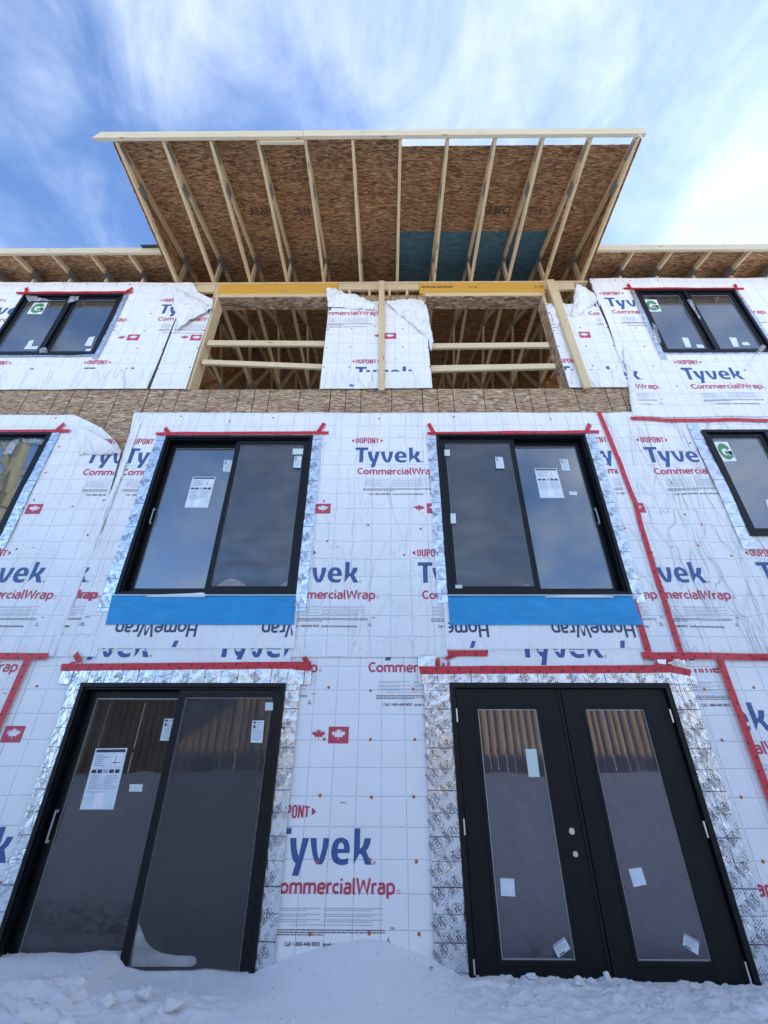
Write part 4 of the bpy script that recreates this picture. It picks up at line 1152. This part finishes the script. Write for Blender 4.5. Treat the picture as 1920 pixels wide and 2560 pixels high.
# ground floor sheets
ZG = 2.50
sheet(centre, 'house_wrap', [(XL-.1, 0), (3.09, 0), (3.09, ZG), (XL-.1, ZG)], L0, WRAP_LOW)
sheet(left, 'house_wrap', [(-7.5, 0), (XL-.102, 0), (XL-.102, ZG), (-7.5, ZG)], L0, WRAP_LOW)
sheet(right, 'house_wrap', [(3.092, 0), (7.5, 0), (7.5, ZG), (3.092, ZG)], L0, WRAP_LOW)
logo(centre, -3.724, .891, L0+PRN, (XL-.095, 3.0, 0, 2.48), 61)
for TL in (-.912-1.406*2, -.912-1.406, -.912, -.912+1.406, -.912+2.812): logo(centre if TL > -3 else left, TL, .891, L0+PRN, (-7.4, 3.09 if TL > -3 else XL-.11, .0, 2.48), int(TL*10))
for TL in (-1.615-1.406, -1.615, -.209, 1.197, 2.610): logo(centre, TL, 2.411+.058, L0+PRN, (XL-.1, 3.085, 0, 2.48), int(TL*10)+500, dup=False)
logo(left, -4.42, 2.469, L0+PRN, (-7, XL-.11, 0, 2.48), 3, dup=False)
logo(right, 2.533, 1.817, L0+PRN, (3.1, 7, 0, 2.48), 4); logo(right, 3.939, 1.817, L0+PRN, (3.1, 7, 0, 2.48), 5)
for xr in (-.336, -3.17, 2.48): flag(centre, xr, 1.776, L0+PRN)
G1 = lambda x, y: (x/2.766+680, y/2.766+1640)
nails(centre, [W(*G1(*q)) for q in ((392,218),(681,240),(974,230),(362,575),(681,578),(987,578),(333,965),(688,976),(980,973),(312,1418),(678,1410),(998,1420),(263,1920),(673,1915),(1016,1920))], L0)
nails(centre, [W(*C6(*q)) for q in ((1393,205),(1466,416),(1546,652),(1636,918))], L0)
nails(right, [W(*C6(*q)) for q in ((1598,198),)], L0)
nails(left, [W(*C5(*q)) for q in ((155,192),(-60,920))], L0)

# middle storey sheets
def seam_left(z): return -3.20+.025*math.sin(z*2.1)
cl = [(seam_left(z)-(.05 if z > 5.3 else 0), z) for z in (2.43, 3.0, 3.6, 4.2, 4.8, 5.15, 5.495)]
sheet(left, 'house_wrap', [(-7.5, 2.43), (-3.12, 2.435), (-3.14, 3.35), (-3.21, 4.3), (-3.25, 4.87), (-3.36, 5.02), (-3.62, 5.25), (-4.05, 5.47), (-7.5, 5.49)], L1, WRAP_MIDL)
sheet(centre, 'house_wrap', cl + [(2.76, 5.475), (2.76, 2.43)], L2, WRAP_MID)
sheet(right, 'house_wrap', [(2.72, 2.425), (7.5, 2.42), (7.5, 5.5), (2.72, 5.475)], L1, WRAP_MIDR)
wv = lambda k: (lambda x, z: (x+.006*math.sin(z*5+k), z+.007*math.sin(x*6+k)))
def logo2(parent, TL, zb, level, clip, seed): return logo(parent, TL, zb, level, clip, seed)
cclip = (-3.17, 2.70, 2.45, 5.46)
for TL in (-.386-2.812+.02, -.386, -.386+2.812-.02): logo(centre, TL, 4.687, L2+PRN, cclip, int(TL*7)+11)
for TL in (-1.089-2.812, -1.089, .317, 1.723): logo(centre, TL, 4.687-1.519, L2+PRN, cclip, int(TL*7)+31)
logo(centre, -3.883, 3.168, L2+PRN, cclip, 77)
flag(centre, -.636, 4.045, L2+PRN); flag(centre, .62, 4.05, L2+PRN, (.2, .70, 3, 5)); 
lclip = (-7.4, -3.13, 2.45, 5.2)
logo(left, -3.638, 4.687, L1+PRN, (-7, -3.24, 2.45, 5.2), 91); logo(left, -4.345, 3.168, L1+PRN, (-7, -3.13, 2.45, 5.2), 92)
flag(left, -3.897, 4.048, L1+PRN)
rclip = (2.76, 7.4, 2.45, 5.4)
logo(right, 3.108, 4.69, L1+PRN, rclip, 93); logo(right, 2.461, 3.168, L1+PRN, rclip, 94); logo(right, 3.82, 3.168, L1+PRN, rclip, 95)
flag(right, 2.875, 4.055, L1+PRN, (2.77, 7, 0, 9))
nails(centre, [W(*C3(*q)) for q in ((755,140),(955,160),(1135,145),(1573,149),(582,170),(447,514),(500,678),(1345,490),(1358,656),(1527,590),(588,408))], L2)
nails(centre, [W(*C4(*q)) for q in ((46,149),(355,141),(755,150),(218,604),(150,712),(1060,604))], L2)
nails(left, [W(*C3(*q)) for q in ((235,145),(250,265),(305,512),(433,485),(369,631),(75,688),(147,486),(195,373))], L1)
nails(right, [W(*C4(*q)) for q in ((1256,412),(1311,544),(1380,586),(1365,673),(1503,715),(1334,247))], L1)
# cut-in strips of another wrap, printed upside down
def homewrap(x0, x1, seed, words, parent=centre):
    sheet(parent, 'house_wrap_strip', [(x0, 2.33), (x1, 2.33), (x1, 2.506), (x0, 2.506)], L3, WRAP_PLAINBAND)
    sheet(parent, 'house_wrap_strip', [(x0-.03, 2.500), (x1+.02, 2.507), (x1+.02, 3.0), (x0-.03, 3.0)], L3+.004, WRAP_PLAINBAND)
homewrap(-2.73, -.905, 1, None); homewrap(.585, 2.37, 2, None)
def upside(parent, xr, z, clip, level):     # text 'HomeWrap' turned by 180 degrees; xr = its start (right end)
    ink = Ink(); stroke_text(ink, 'HomeWrap', xr, z, .80, .145, 0, .15, rot=math.pi)
    return ink.finish('printed_logo', parent, level, [INK_NAVY], clip=clip)
upside(centre, -1.835, 2.755, (-2.75, -.90, 2.5, 2.76), L3+.004+PRN); upside(centre, -.42, 2.755, (-2.75, -.91, 2.5, 2.76), L3+.004+PRN)
upside(centre, .975, 2.755, (.59, 2.38, 2.5, 2.76), L3+.004+PRN); upside(centre, 2.37, 2.755, (.59, 2.38, 2.5, 2.76), L3+.004+PRN)
def cutlogo(parent, TL, clip):
    ink = Ink(); tyvek(ink, TL, 2.425, 0, .98); return ink.finish('printed_logo', parent, L3+PRN, [INK_BLUE], clip=clip)
cutlogo(centre, -3.02, (-2.72, -.91, 2.405, 2.503)); cutlogo(centre, -1.61, (-2.72, -.91, 2.405, 2.503)); cutlogo(centre, 1.24, (.59, 2.36, 2.35, 2.503))
def slash(parent, px, level):
    me = wall_mesh('printed_stroke', [(0, [W(*p) for p in px])], level, [INK_BLUE]); link('printed_stroke', me, parent)
slash(centre, [C3(718,1095), C3(735,1095), C3(748,1068), C3(730,1068)], L3+.004+PRN)
slash(centre, [C4(420,1098), C4(436,1098), C4(444,1070), C4(428,1070)], L3+.004+PRN)
slash(centre, [C4(1040,1098), C4(1058,1098), C4(1058,1068), C4(1040,1068)], L3+.004+PRN)
# blue sill membranes
for a, b, s0, s1 in ((-2.765, -.918, .03, .015), (.603, 2.437, 0, .02)):
    me = wall_mesh('sill_membrane', [(0, [(a+s0, 2.726), (b+s1, 2.727), (b, 3.018), (a, 3.018)])], L5+.004, [BLUE])
    link('sill_membrane', me, centre)
    MB().box(a, b, -.062, .0, 3.018, 3.026).build('sill_flashing', plain('sill_metal', (.6, .62, .64), .3, metal=.8), centre)

# foil flashing round the openings
band(centre, -2.87, -2.745, 2.86, 5.10, L4); band(centre, -.925, -.805, 2.87, 5.10, L4)
band(centre, .500, .610, 2.95, 5.11, L4); band(centre, 2.440, 2.560, 2.95, 5.11, L4)
band(centre, -3.01, -.70, 2.185, 2.335, L4, 'x'); band(centre, .285, 2.80, 2.195, 2.335, L4, 'x')
band(centre, -2.90, -2.78, .1, 2.184, L3); band(centre, -.93, -.850, .1, 2.184, L3); band(centre, -.852, -.795, .1, 2.184, L3+.003)
band(centre, .330, .448, .1, 2.19, L3); band(centre, .446, .57, .1, 2.19, L3+.003)
band(centre, 2.53, 2.635, .1, 2.19, L3); band(centre, 2.633, 2.742, .1, 2.19, L3+.003)
band(left, -4.15, -4.075, 6.50, 8.0, L4); band(left, -4.22, -4.10, 3.55, 5.16, L4); band(left, -5.74, -4.15, 6.555, 6.60, L4, 'x')
band(right, 3.80, 3.895, 6.44, 8.03, L4); band(right, 5.43, 5.50, 6.55, 8.03, L4); band(right, 3.89, 5.45, 6.555, 6.60, L4, 'x'); band(right, 3.76, 3.905, 3.54, 5.29, L4)
band(centre, .285, .45, 2.3355, 2.44, L3+.009); band(centre, 2.50, 2.74, 2.3355, 2.46, L3+.009)
stamps(centre, [(-2.807, z, R(-52)) for z in np.arange(2.98, 5.0, .24)]+[(-.862, z, R(-52)) for z in np.arange(2.98, 5.0, .24)]+[(.555, z, R(-52)) for z in np.arange(3.05, 5.0, .24)]+[(2.50, z, R(-52)) for z in np.arange(3.05, 5.0, .24)], L4+PRN, .95)
sp_ = []
for z in np.arange(.42, 2.1, .152): sp_ += [(.388, z+random.uniform(-.01, .01), R(-52)), (.505, z+.07, R(-52))]
stamps(centre, sp_, L3+.006)
stamps(centre, [(2.585, z, R(-52)) for z in np.arange(.45, 2.1, .19)]+[(2.69, z+.06, R(-52)) for z in np.arange(.45, 2.0, .19)], L3+.006, .9)
stamps(centre, [(-.875, z, R(-52)) for z in np.arange(.40, 2.1, .21)], L3+.006, .85)
stamps(centre, [(x, 2.26, R(40)) for x in np.arange(.40, 2.7, .21)]+[(x, 2.255, R(40)) for x in np.arange(-2.9, -.8, .21)], L4+PRN, .85)

# red sheathing tape
def tape(parent, a, b, w=.058, lv=L5, label=None):
    o = strip(parent, 'seam_tape', a, b, w, lv, RED_TAPE, ends=.006)
    return o
T = lambda par, pa, pb, w=.058, lv=L5: tape(par, W(*pa), W(*pb), w, lv)
T(centre, (158,1670), (778,1664), .062); T(centre, C3(322,1122), C3(340,1158), .05, L5+.003); T(centre, C3(1282,1168), C3(1262,1135), .045, L5+.003); T(centre, C3(1215,1172), C3(1295,1180), .055, L5+.005)
T(centre, C4(212,1190), C4(1240,1184), .068); T(centre, C4(1180,1172), C4(1330,1200), .06, L5+.003); T(centre, C4(286,1143), C4(288,1178), .045, L5+.003); T(centre, C4(1238,1145), C4(1242,1185), .05, L5+.006)
T(centre, C4(330,1120), C4(494,1120), .055); T(centre, C4(318,1142), C4(365,1128), .03, L5+.003)
T(centre, (393,1089), (822,1087), .046); T(centre, C3(690,190), C3(708,215), .05, L5+.003); T(centre, C3(1318,214), C3(1347,172), .05, L5+.003)
T(centre, (1068,1088), (1494,1085), .046); T(centre, C4(250,172), C4(272,212), .05, L5+.003); T(centre, C4(898,212), C4(914,176), .05, L5+.003)
for lvk, seg in enumerate((((1494,1035), (1540,1150)), ((1540,1148), (1583,1262)), ((1583,1260), (1600,1335)), ((1600,1333), (1643,1472)), ((1643,1470), (1700,1655)))):
    T(centre, seg[0], seg[1], .055, L5+.001*(lvk % 2))
T(centre, (1577,1502), (1622,1652), .06); T(right, (1601,1641), (2400,1652), .062, L5+.003)
T(right, (1572,1053), (2300,1060), .05)
T(right, (1794,1652), (2065,2400), .065, L5+.001)
T(left, (-400,1640), (125,1643), .06, L5+.003); T(left, (75,1650), (-205,2280), .065)
T(left, (45,738), (334,736), .05); T(left, A(235,415), A(232,455), .05, L5+.003); T(left, A(1045,460), A(1112,418), .05, L5+.003)
T(left, (-60,1083), (179,1082), .046); T(left, C3(238,205), C3(276,172), .05, L5+.003)
T(right, (1556,727), (1857,726), .046); T(right, B(262,460), B(295,515), .05, L5+.003); T(right, B(1318,455), B(1335,505), .05, L5+.003)

# top storey sheets
sheet(left, 'house_wrap', [(-7.5, 5.935), (-3.215, 5.93), (-3.205, 7.10), (-3.175, 8.32), (-7.5, 8.345)], L1, WRAP_TOP)
sheet(left, 'house_wrap_hem', [(-7.5, 5.92), (-3.22, 5.925), (-3.25, 6.20), (-3.24, 6.30), (-7.5, 6.30)], L2, WRAP_PLAIN)
pl = poly_px((377,975), (466,976), (523,766), (531,766), (488,735), (482,711), (440,712), (430,838))
sheet(centre, 'house_wrap', [(XL+.02, 5.925), (-2.70, 5.92), (-2.70, 7.70), (-2.72, 7.86), (-3.0, 8.06), (-3.14, 8.31), (XL+.02, 8.31)], L1, WRAP_TOP)
sheet(centre, 'house_wrap', [(-.905, 5.92), (.600, 5.92), (.585, 7.0), (.55, 7.72), (.50, 7.83), (-.11, 7.80), (-.895, 7.74)], L1, WRAP_TOP)
sheet(centre, 'house_wrap_hem', [(-.902, 5.915), (.603, 5.92), (.600, 6.25), (-.902, 6.215)], L2, WRAP_PLAIN)
sheet(centre, 'house_wrap', [(2.425, 5.925), (3.30, 5.925), (3.26, 6.3), (3.24, 7.2), (3.22, 7.80), (2.80, 7.70), (2.425, 7.72)], L1, WRAP_TOP)
sheet(centre, 'house_wrap_hem', [(2.428, 5.92), (3.30, 5.925), (3.26, 6.27), (2.426, 6.245)], L2, WRAP_PLAIN)
sheet(right, 'house_wrap', [(3.12, 5.40), (7.5, 5.38), (7.5, 8.35), (3.255, 8.352), (3.262, 7.2), (3.24, 6.6), (3.24, 6.1), (3.14, 5.6)], L2+.004, WRAP_TOP)
zt_ = 6.10
tc_ = (-.90, .60, 6.22, 7.9)
logo(left, -4.20, 6.105, L1+PRN, (-7.4, XL-.02, 6.29, 8.3), 201); logo(left, -3.49, 7.48+.04, L1+PRN, (-7.4, XL-.02, 6.29, 8.3), 202); logo(left, -4.90, 7.52, L1+PRN, (-7.4, -3.6, 6.29, 8.3), 205); logo(left, -6.31, 7.52, L1+PRN, (-7.4, -3.6, 6.29, 8.3), 206)
logo(left, -5.61, 6.105, L1+PRN, (-7.4, -3.6, 6.29, 8.3), 203); flag(left, -3.622, 6.965, L1+PRN)
logo(centre, -3.49+.03, 7.52, L1+PRN, (-3.16, -2.72, 6.2, 7.75), 210); logo(centre, -3.86, 6.105, L1+PRN, (-3.17, -2.72, 6.28, 7.6), 211); flag(centre, -2.70, 6.97, L1+PRN, (-3.17, -2.715, 6, 8))
logo(centre, -.437, 6.115, L1+PRN, tc_, 212); logo(centre, -1.10, 7.64, L1+PRN, (-.89, .58, 6.3, 7.72), 213); logo(centre, .31, 7.64, L1+PRN, (-.89, .55, 6.3, 7.72), 214)
flag(centre, .130, 6.985, L1+PRN)
logo(centre, 2.36, 6.105, L1+PRN, (2.43, 3.23, 6.22, 7.7), 215); logo(centre, 1.72, 7.60, L1+PRN, (2.43, 3.2, 6.3, 7.7), 216); logo(centre, 3.0, 7.60, L1+PRN, (2.43, 3.2, 6.3, 7.72), 217)
flag(centre, 2.95, 6.985, L1+PRN, (2.79, 3.2, 6, 8))
logo(right, 4.014, 6.065, L2+.004+PRN, (3.3, 7.4, 5.42, 8.3), 220); logo(right, 2.63, 6.065, L2+.004+PRN, (3.22, 7.4, 5.42, 8.3), 221)
logo(right, 3.36, 7.62, L2+.004+PRN, (3.28, 7.4, 5.42, 8.3), 222); logo(right, 4.72, 7.62, L2+.004+PRN, (3.28, 7.4, 5.42, 8.3), 223)
nails(left, [W(*A(*q)) for q in ((535,373),(730,373),(972,371),(1087,378),(1372,377),(290,373),(1260,622),(1205,765),(1422,768),(1140,913),(1358,917),(1060,1078),(1303,1077),(748,1082))], L1)
A2 = lambda x, y: (x/3.318+400, y/3.318+680); A3 = lambda x, y: (x/3.318+780, y/3.318+680); A4 = lambda x, y: (x/3.318+1180, y/3.318+680)
nails(centre, [W(*A2(*q)) for q in ((425,290),(407,350),(368,492),(317,640),(253,803),(1395,486),(1590,482),(1382,640),(1580,632),(1360,801),(1572,799))], L1)
nails(centre, [W(*A3(*q)) for q in ((750,483),(946,487),(752,632),(962,637),(973,797),(312,799))], L1)
nails(centre, [W(*A4(*q)) for q in ((838,337),(675,495),(889,475),(715,626),(942,627),(995,786),(1113,477),(1170,622))], L1)
nails(right, [W(*B(*q)) for q in ((136,418),(287,418),(563,418),(347,889),(429,1070),(513,1264),(748,1458),(820,1300),(1417,1300),(1621,402),(888,1450))], L2+.004)
# dark gap lines where the units meet
MB().prism_y(-.030, -.0255, [(-3.222, 5.93), (-3.214, 5.93), (-3.176, 7.09), (-3.184, 7.09)]).build('joint_gap', INK_BLACK, left)
MB().prism_y(-.0262, -.0255, [(3.268, 6.20), (3.276, 6.20), (3.246, 7.78), (3.238, 7.78)]).build('joint_gap', INK_BLACK, right)
MB().prism_y(-.0290, -.0284, [(-3.120, 3.35), (-3.114, 3.35), (-3.235, 4.85), (-3.243, 4.85)]).build('joint_gap', INK_BLACK, left)

# loose, folded and torn flaps
def PY(px, py, y): return P(px, py, Y=y)
patch(centre, 'loose_flap', [PY(446,826,-.03), PY(450,820,-.05), PY(532,768,-.05), PY(431,713,-.03)], WRAP_PLAIN, .07, 16, .014, 4, 3)
patch(centre, 'loose_flap', [PY(821,768,-.03), PY(946,777,-.03), PY(945,758,-.05), PY(817,719,-.03)], WRAP_PLAIN, .06, 18, .016, 5, 5)
patch(centre, 'loose_flap', [PY(1077,856,-.03), PY(1083,850,-.03), PY(1056,746,-.04), PY(961,752,-.03)], WRAP_PLAIN, .06, 18, .014, 4, 8)
patch(centre, 'loose_flap', [PY(1078,880,-.02), PY(1082,850,-.03), PY(1066,760,-.04), PY(1042,756,-.04)], WRAP_PLAIN, .03, 12, .012, 5, 9)
patch(centre, 'loose_flap', [PY(1390,812,-.03), PY(1408,814,-.03), PY(1418,760,-.03), PY(1364,762,-.03)], WRAP_PLAIN, .03, 12, .012, 7, 11)
patch(centre, 'loose_flap', [PY(1423,806,-.02), PY(1494,757,-.03), PY(1482,735,-.05), PY(1441,709,-.06)], WRAP_PLAIN, .08, 16, .014, 5, 12)
patch(centre, 'loose_flap', [PY(1474,702,-.02), PY(1500,770,-.03), PY(1492,701,-.03), PY(1480,699,-.03)], WRAP_PLAIN, .02, 8, .006, 5, 13)
patch(left, 'loose_flap', [PY(200,1138,-.02), PY(303,1136,-.05), PY(258,1094,-.10), PY(188,1062,-.04)], WRAP_PLAIN, .06, 16, .010, 4, 15)
patch(right, 'loose_flap', [PY(1581,1036,-.03), PY(1600,1036,-.03), PY(1572,868,-.04), PY(1557,866,-.04)], WRAP_PLAIN, .025, 14, .006, 4, 16)
patch(centre, 'loose_flap', [PY(120,1640,-.025), PY(135,1640,-.03), PY(362,1036,-.03), PY(351,1036,-.025)], WRAP_PLAIN, .012, 30, .004, 3, 17)
patch(centre, 'plastic_scrap', [PY(1596,346,TIP-.03), PY(1603,344,TIP-.03), PY(1605,318,TIP-.05), PY(1597,320,TIP-.03)], FILM, .02, 6, .008, 9, 31)
# blue paint splash on the pier
mb = MB(); cxs, czs = W(880, 968)
mb.prism_y(-.034, -.033, [(cxs+.028*math.cos(t)*(1+.4*math.sin(3*t)), czs+.022*math.sin(t)*(1+.5*math.cos(2*t+1))) for t in np.linspace(0, 2*math.pi, 15)[:-1]])
mb.build('paint_splash', plain('paint_blue', (.02, .20, .42), .5), centre)

# ------------------------------------------------------------------ loose lumber nailed over the openings
def plank(name, mbf, mat, label, cat, group=None):
    o = mbf.build(name, mat, None, bevel=.003); return setp(o, label=label, cat=cat, group=group)
def rail(px, y0, label):
    a, b, c, d = [W(*p, Y=y0) for p in px]     # tl, tr, br, bl
    mb = MB(); mb.prism_y(y0, y0+.038, [a, b, c, d]); plank('guard_rail', mb, WOOD_X, label, 'guard rail', 'guard rails across the open window holes')
rail([(521,850), (811,852), (811,864), (516,862.5)], .03, 'upper rail across the open window hole left of the centre stud')
rail([(507,898), (806,910), (805,921), (503,909)], .03, 'lower slightly sloping rail across the open window hole left of the centre stud')
rail([(1073,858), (1370,855), (1374,867), (1074,870)], .03, 'upper rail across the open window hole right of the centre stud')
rail([(1077,913), (1386,908), (1390,920), (1078,928)], .03, 'lower knotty rail across the open window hole right of the centre stud')
mb = MB(); a, b, c, d = [W(*p, Y=-.075) for p in ((947,701), (961,701), (962,974), (946,974))]
mb.prism_y(-.075, -.037, [a, b, c, d]); plank('brace_board', mb, WOOD_Z, 'upright wooden board nailed over the wrap between the two open window holes', 'board', 'upright boards on the top storey')
mb = MB(); a, b, c, d = [W(*p, Y=-.095) for p in ((1365,698), (1385,698), (1480,967), (1462,970))]
mb.prism_y(-.095, -.055, [a, b, c, d]); plank('brace_board', mb, WOOD_Z, 'leaning wooden board nailed right of the open window holes', 'board', 'upright boards on the top storey')

# ------------------------------------------------------------------ snow on sills and clumps
def lump_mesh(name, sx, sy, sz, seed, sub=3, amp=.35):
    bm = bmesh.new(); bmesh.ops.create_icosphere(bm, subdivisions=sub, radius=1)
    for v in bm.verts:
        d = 1+amp*noise.noise(v.co*1.3+Vector((seed, 0, 0)))+amp*.5*noise.noise(v.co*3+Vector((0, seed, 0)))
        v.co = Vector((v.co.x*sx*d, v.co.y*sy*d, v.co.z*sz*d))
    for f in bm.faces: f.smooth = True
    me = bpy.data.meshes.new(name); bm.to_mesh(me); bm.free(); me.materials.append(SNOW); return me
def drift(px, y0, y1, label, name='snow_drift'):
    """snow lying in the glazing rebate; px = upper outline from left to right, last two are the base"""
    mb = MB(); pts = [W(*p, Y=y0) for p in px]; n = len(pts)
    cx_ = sum(p[0] for p in pts)/n; cz_ = min(p[1] for p in pts)
    vs = [(x, y0, z) for x, z in pts]+[(x, y1, z) for x, z in pts]
    mb.add(vs, [tuple(range(n)), tuple(range(2*n-1, n-1, -1))]+[(i, i+n, (i+1) % n+n, (i+1) % n) for i in range(n)])
    o = mb.build(name, SNOW, None, bevel=.004); setp(o, label=label, cat='snow', group='snow caught on the windows and doors')
drift([C5(*q) for q in ((549,1300),(560,1230),(574,1175),(590,1215),(602,1250),(630,1280),(670,1300),(720,1309),(800,1312),(814,1325),(812,1345),(790,1356),(540,1356))], .0045, .0165, 'curved snow drift against the right pane of the ground floor sliding door')
drift([C3(*q) for q in ((878,858),(905,830),(935,812),(962,806),(990,815),(1030,840),(1075,855),(1130,848),(1170,830),(1196,815),(1196,862),(878,862))], .0045, .0165, 'wavy snow drift at the foot of the left upper sliding window')
drift([C4(*q) for q in ((632,855),(640,840),(655,833),(668,830),(676,845),(680,862),(634,862))], .0045, .0165, 'small snow heap in the corner of the right upper sliding window')
drift([C3(*q) for q in ((600,880),(640,873),(700,871),(780,868),(840,864),(850,868),(850,882),(600,882))], -.060, .03, 'thin strip of snow on the sill below the left upper sliding window')
drift([C4(*q) for q in ((735,880),(800,877),(880,874),(960,876),(1020,879),(1020,884),(735,884))], -.060, .03, 'thin strip of snow on the sill below the right upper sliding window')
o = link('snow_lump', lump_mesh('snow_lump', .10, .08, .045, 4)); p = P(422, 975, Y=.05); o.location = Vector(p)
setp(o, label='white snow lump on the sill of the open window hole at left', cat='snow')
def clump(px, py, y, s, seed, label, name='snow_clump'):
    p = P(px, py, Y=y); o = link(name, lump_mesh(name, s[0], s[1], s[2], seed, 3, .55)); 
    o.location = (p[0], y, ground_z(p[0], y)+s[2]*.35); o.rotation_euler = (0, 0, seed)
    return setp(o, label=label, cat='snow clump', group='broken snow clumps on the ground')
clump(272, 2500, -.62, (.045, .04, .032), 1.2, 'broken snow clump near the bottom left, left of the larger pair')
clump(362, 2478, -.50, (.06, .045, .034), 2.3, 'flat broken snow clump in front of the sliding door stile')
clump(430, 2515, -.62, (.055, .05, .03), 3.3, 'pointed broken snow clump at the right end of the lumpy snow')
clump(1517, 2444, -.07, (.022, .02, .022), 4.1, 'small snow clump at the meeting line of the french doors')
clump(1477, 2450, -.10, (.030, .026, .018), 5.5, 'snow clump just left of the meeting line of the french doors')
clump(1330, 2445, -.10, (.034, .025, .014), 6.5, 'flat snow clump below the left leaf of the french door')
clump(1450, 2475, -.24, (.038, .03, .020), 7.5, 'blocky snow clump in front of the french door, in the trampled snow')
clump(1645, 2500, -.36, (.030, .026, .022), 8.1, 'upright snow clump in front of the right french door leaf')
clump(1605, 2535, -.48, (.036, .03, .02), 9.1, 'rounded snow clump near the bottom edge under the right door leaf')
rr = random.Random(3)
mb = MB()
for i in range(650):      # crumbs too small to pick apart
    x = rr.uniform(-2.4, 2.6); d = rr.uniform(.04, .95)
    if x > .3 and rr.random() < .2: d = rr.uniform(.04, .4)
    if x < .3 and rr.random() < .55: continue
    s = rr.uniform(.002, .010)*(1.8 if rr.random() < .12 else 1); z = ground_z(x, -d)
    vs = [(x+s*rr.uniform(.6, 1.3)*a, -d+s*rr.uniform(.6, 1.3)*b, z+s*.3+s*rr.uniform(.5, 1.1)*c) for a, b, c in ((1,0,0),(-1,0,0),(0,1,0),(0,-1,0),(0,0,1),(0,0,-1))]
    mb.add(vs, [(0,2,4),(2,1,4),(1,3,4),(3,0,4),(2,0,5),(1,2,5),(3,1,5),(0,3,5)])
mb.build('snow_crumbs', SNOW, None, kind='stuff')
mb = MB()
for i in range(90):
    x = rr.uniform(-2.2, 2.2); d = rr.uniform(.05, .9); s = rr.uniform(.0012, .0032); z = ground_z(x, -d)+s
    mb.add([(x-s, -d-s, z), (x+s*1.5, -d-s*.4, z), (x+s*.4, -d+s, z+s), (x, -d, z+s*1.5)], [(0,1,2), (0,1,3), (1,2,3), (2,0,3)])
mb.build('bark_specks', plain('bark_speck', (.10, .08, .06), .8), None, kind='stuff')
# fallen dry leaf
p = P(1080, 2465, Y=-.22); gz = ground_z(p[0], -.22)
mb = MB(); mb.add([(-.02,-.004,0), (-.006,-.010,.006), (.012,-.006,.004), (.022,.004,.001), (.006,.009,.007), (-.010,.006,.004)], [(0,1,5), (1,2,4,5), (2,3,4)])
mb.add([(-.02,-.004,-.001), (-.006,-.010,.005), (.012,-.006,.003), (.022,.004,0), (.006,.009,.006), (-.010,.006,.003)], [(0,5,1), (1,5,4,2), (2,4,3)])
o = mb.build('dry_leaf', LEAF, None); o.location = (p[0], -.22, gz+.012); o.rotation_euler = (.3, .1, .5); setp(o, label='curled dry brown leaf lying on the snow left of the french door', cat='leaf')

# ------------------------------------------------------------------ what the glass mirrors: plank fence on the bank, bare tree
fence = empty('board_fence', (0, -7.9, 1.4), label='brown wooden plank fence on the snow bank, mirrored in the door glass', cat='fence')
x = -9.0; k = 0
rr = random.Random(5)
while x < 9:
    w = rr.uniform(.14, .21); top = 3.35+rr.uniform(-.02, .05); yy = -7.9+rr.uniform(-.02, .03)
    mb = MB(); n = 7
    arc = [(x+w*(.5-.5*math.cos(math.pi*i/(n-1))), yy+.085*math.sin(math.pi*i/(n-1))) for i in range(n)]
    z0_ = 1.2
    vs = [(a, b, z) for z in (z0_, top) for a, b in arc]
    mb.add(vs, [(i, i+1, i+1+n, i+n) for i in range(n-1)]+[tuple(range(n)), tuple(range(2*n-1, n-1, -1)), (0, n, 2*n-1, n-1)])
    mb.build('plank', FENCE_WOOD, fence); x += w+rr.uniform(.0, .014)
for z in (1.9, 3.05): MB().box(-9, 9, -8.0, -7.93, z, z+.09).build('fence_rail', FENCE_WOOD, fence)

def limb(mb, a, b, r0, r1, n=8, segs=5, sd=0):
    a = Vector(a); b = Vector(b); rings = []
    for i in range(segs+1):
        t = i/segs; c = a.lerp(b, t) + noise.noise_vector((t*2+sd, sd, 0))*.12*(1 if 0 < i < segs else 0); r_ = r0+(r1-r0)*t
        d = (b-a).normalized(); u = d.cross(Vector((0, 1, .2))).normalized(); v = d.cross(u)
        rings.append([c+(u*math.cos(2*math.pi*k/n)+v*math.sin(2*math.pi*k/n))*r_*(1+.15*noise.noise((k, i, sd))) for k in range(n)])
    mb.add([p for rg in rings for p in rg], [(i*n+k, i*n+(k+1) % n, (i+1)*n+(k+1) % n, (i+1)*n+k) for i in range(segs) for k in range(n)])
tree = empty('bare_tree', (-13.2, -9, .8), label='bare leaning tree mirrored in the middle floor window at far left', cat='tree')
mb = MB(); limb(mb, (-12.9, -9, .3), (-13.6, -9, 9.5), .34, .25, 10, 8, 1); limb(mb, (-13.6, -9, 9.4), (-14.5, -9.2, 14.5), .31, .16, 9, 6, 2); mb.build('trunk', BARK, tree)
mb = MB(); rr = random.Random(9)
for i in range(16):
    t = rr.uniform(.25, 1); c = Vector((-13.3-t*1.0, -9, 5+t*9)); dv = Vector((rr.uniform(-1, 1), rr.uniform(-1, 1), rr.uniform(.2, 1.2))).normalized()
    e = c+dv*rr.uniform(1.5, 3.2); limb(mb, c, e, .08, .03, 6, 4, i)
    for j in range(4):
        d2 = (dv+Vector((rr.uniform(-1, 1), rr.uniform(-1, 1), rr.uniform(-.3, 1)))*.8).normalized(); q = c.lerp(e, rr.uniform(.3, 1)); limb(mb, q, q+d2*rr.uniform(.6, 1.5), .025, .008, 4, 2, i*5+j)
mb.build('crown', BARK, tree)
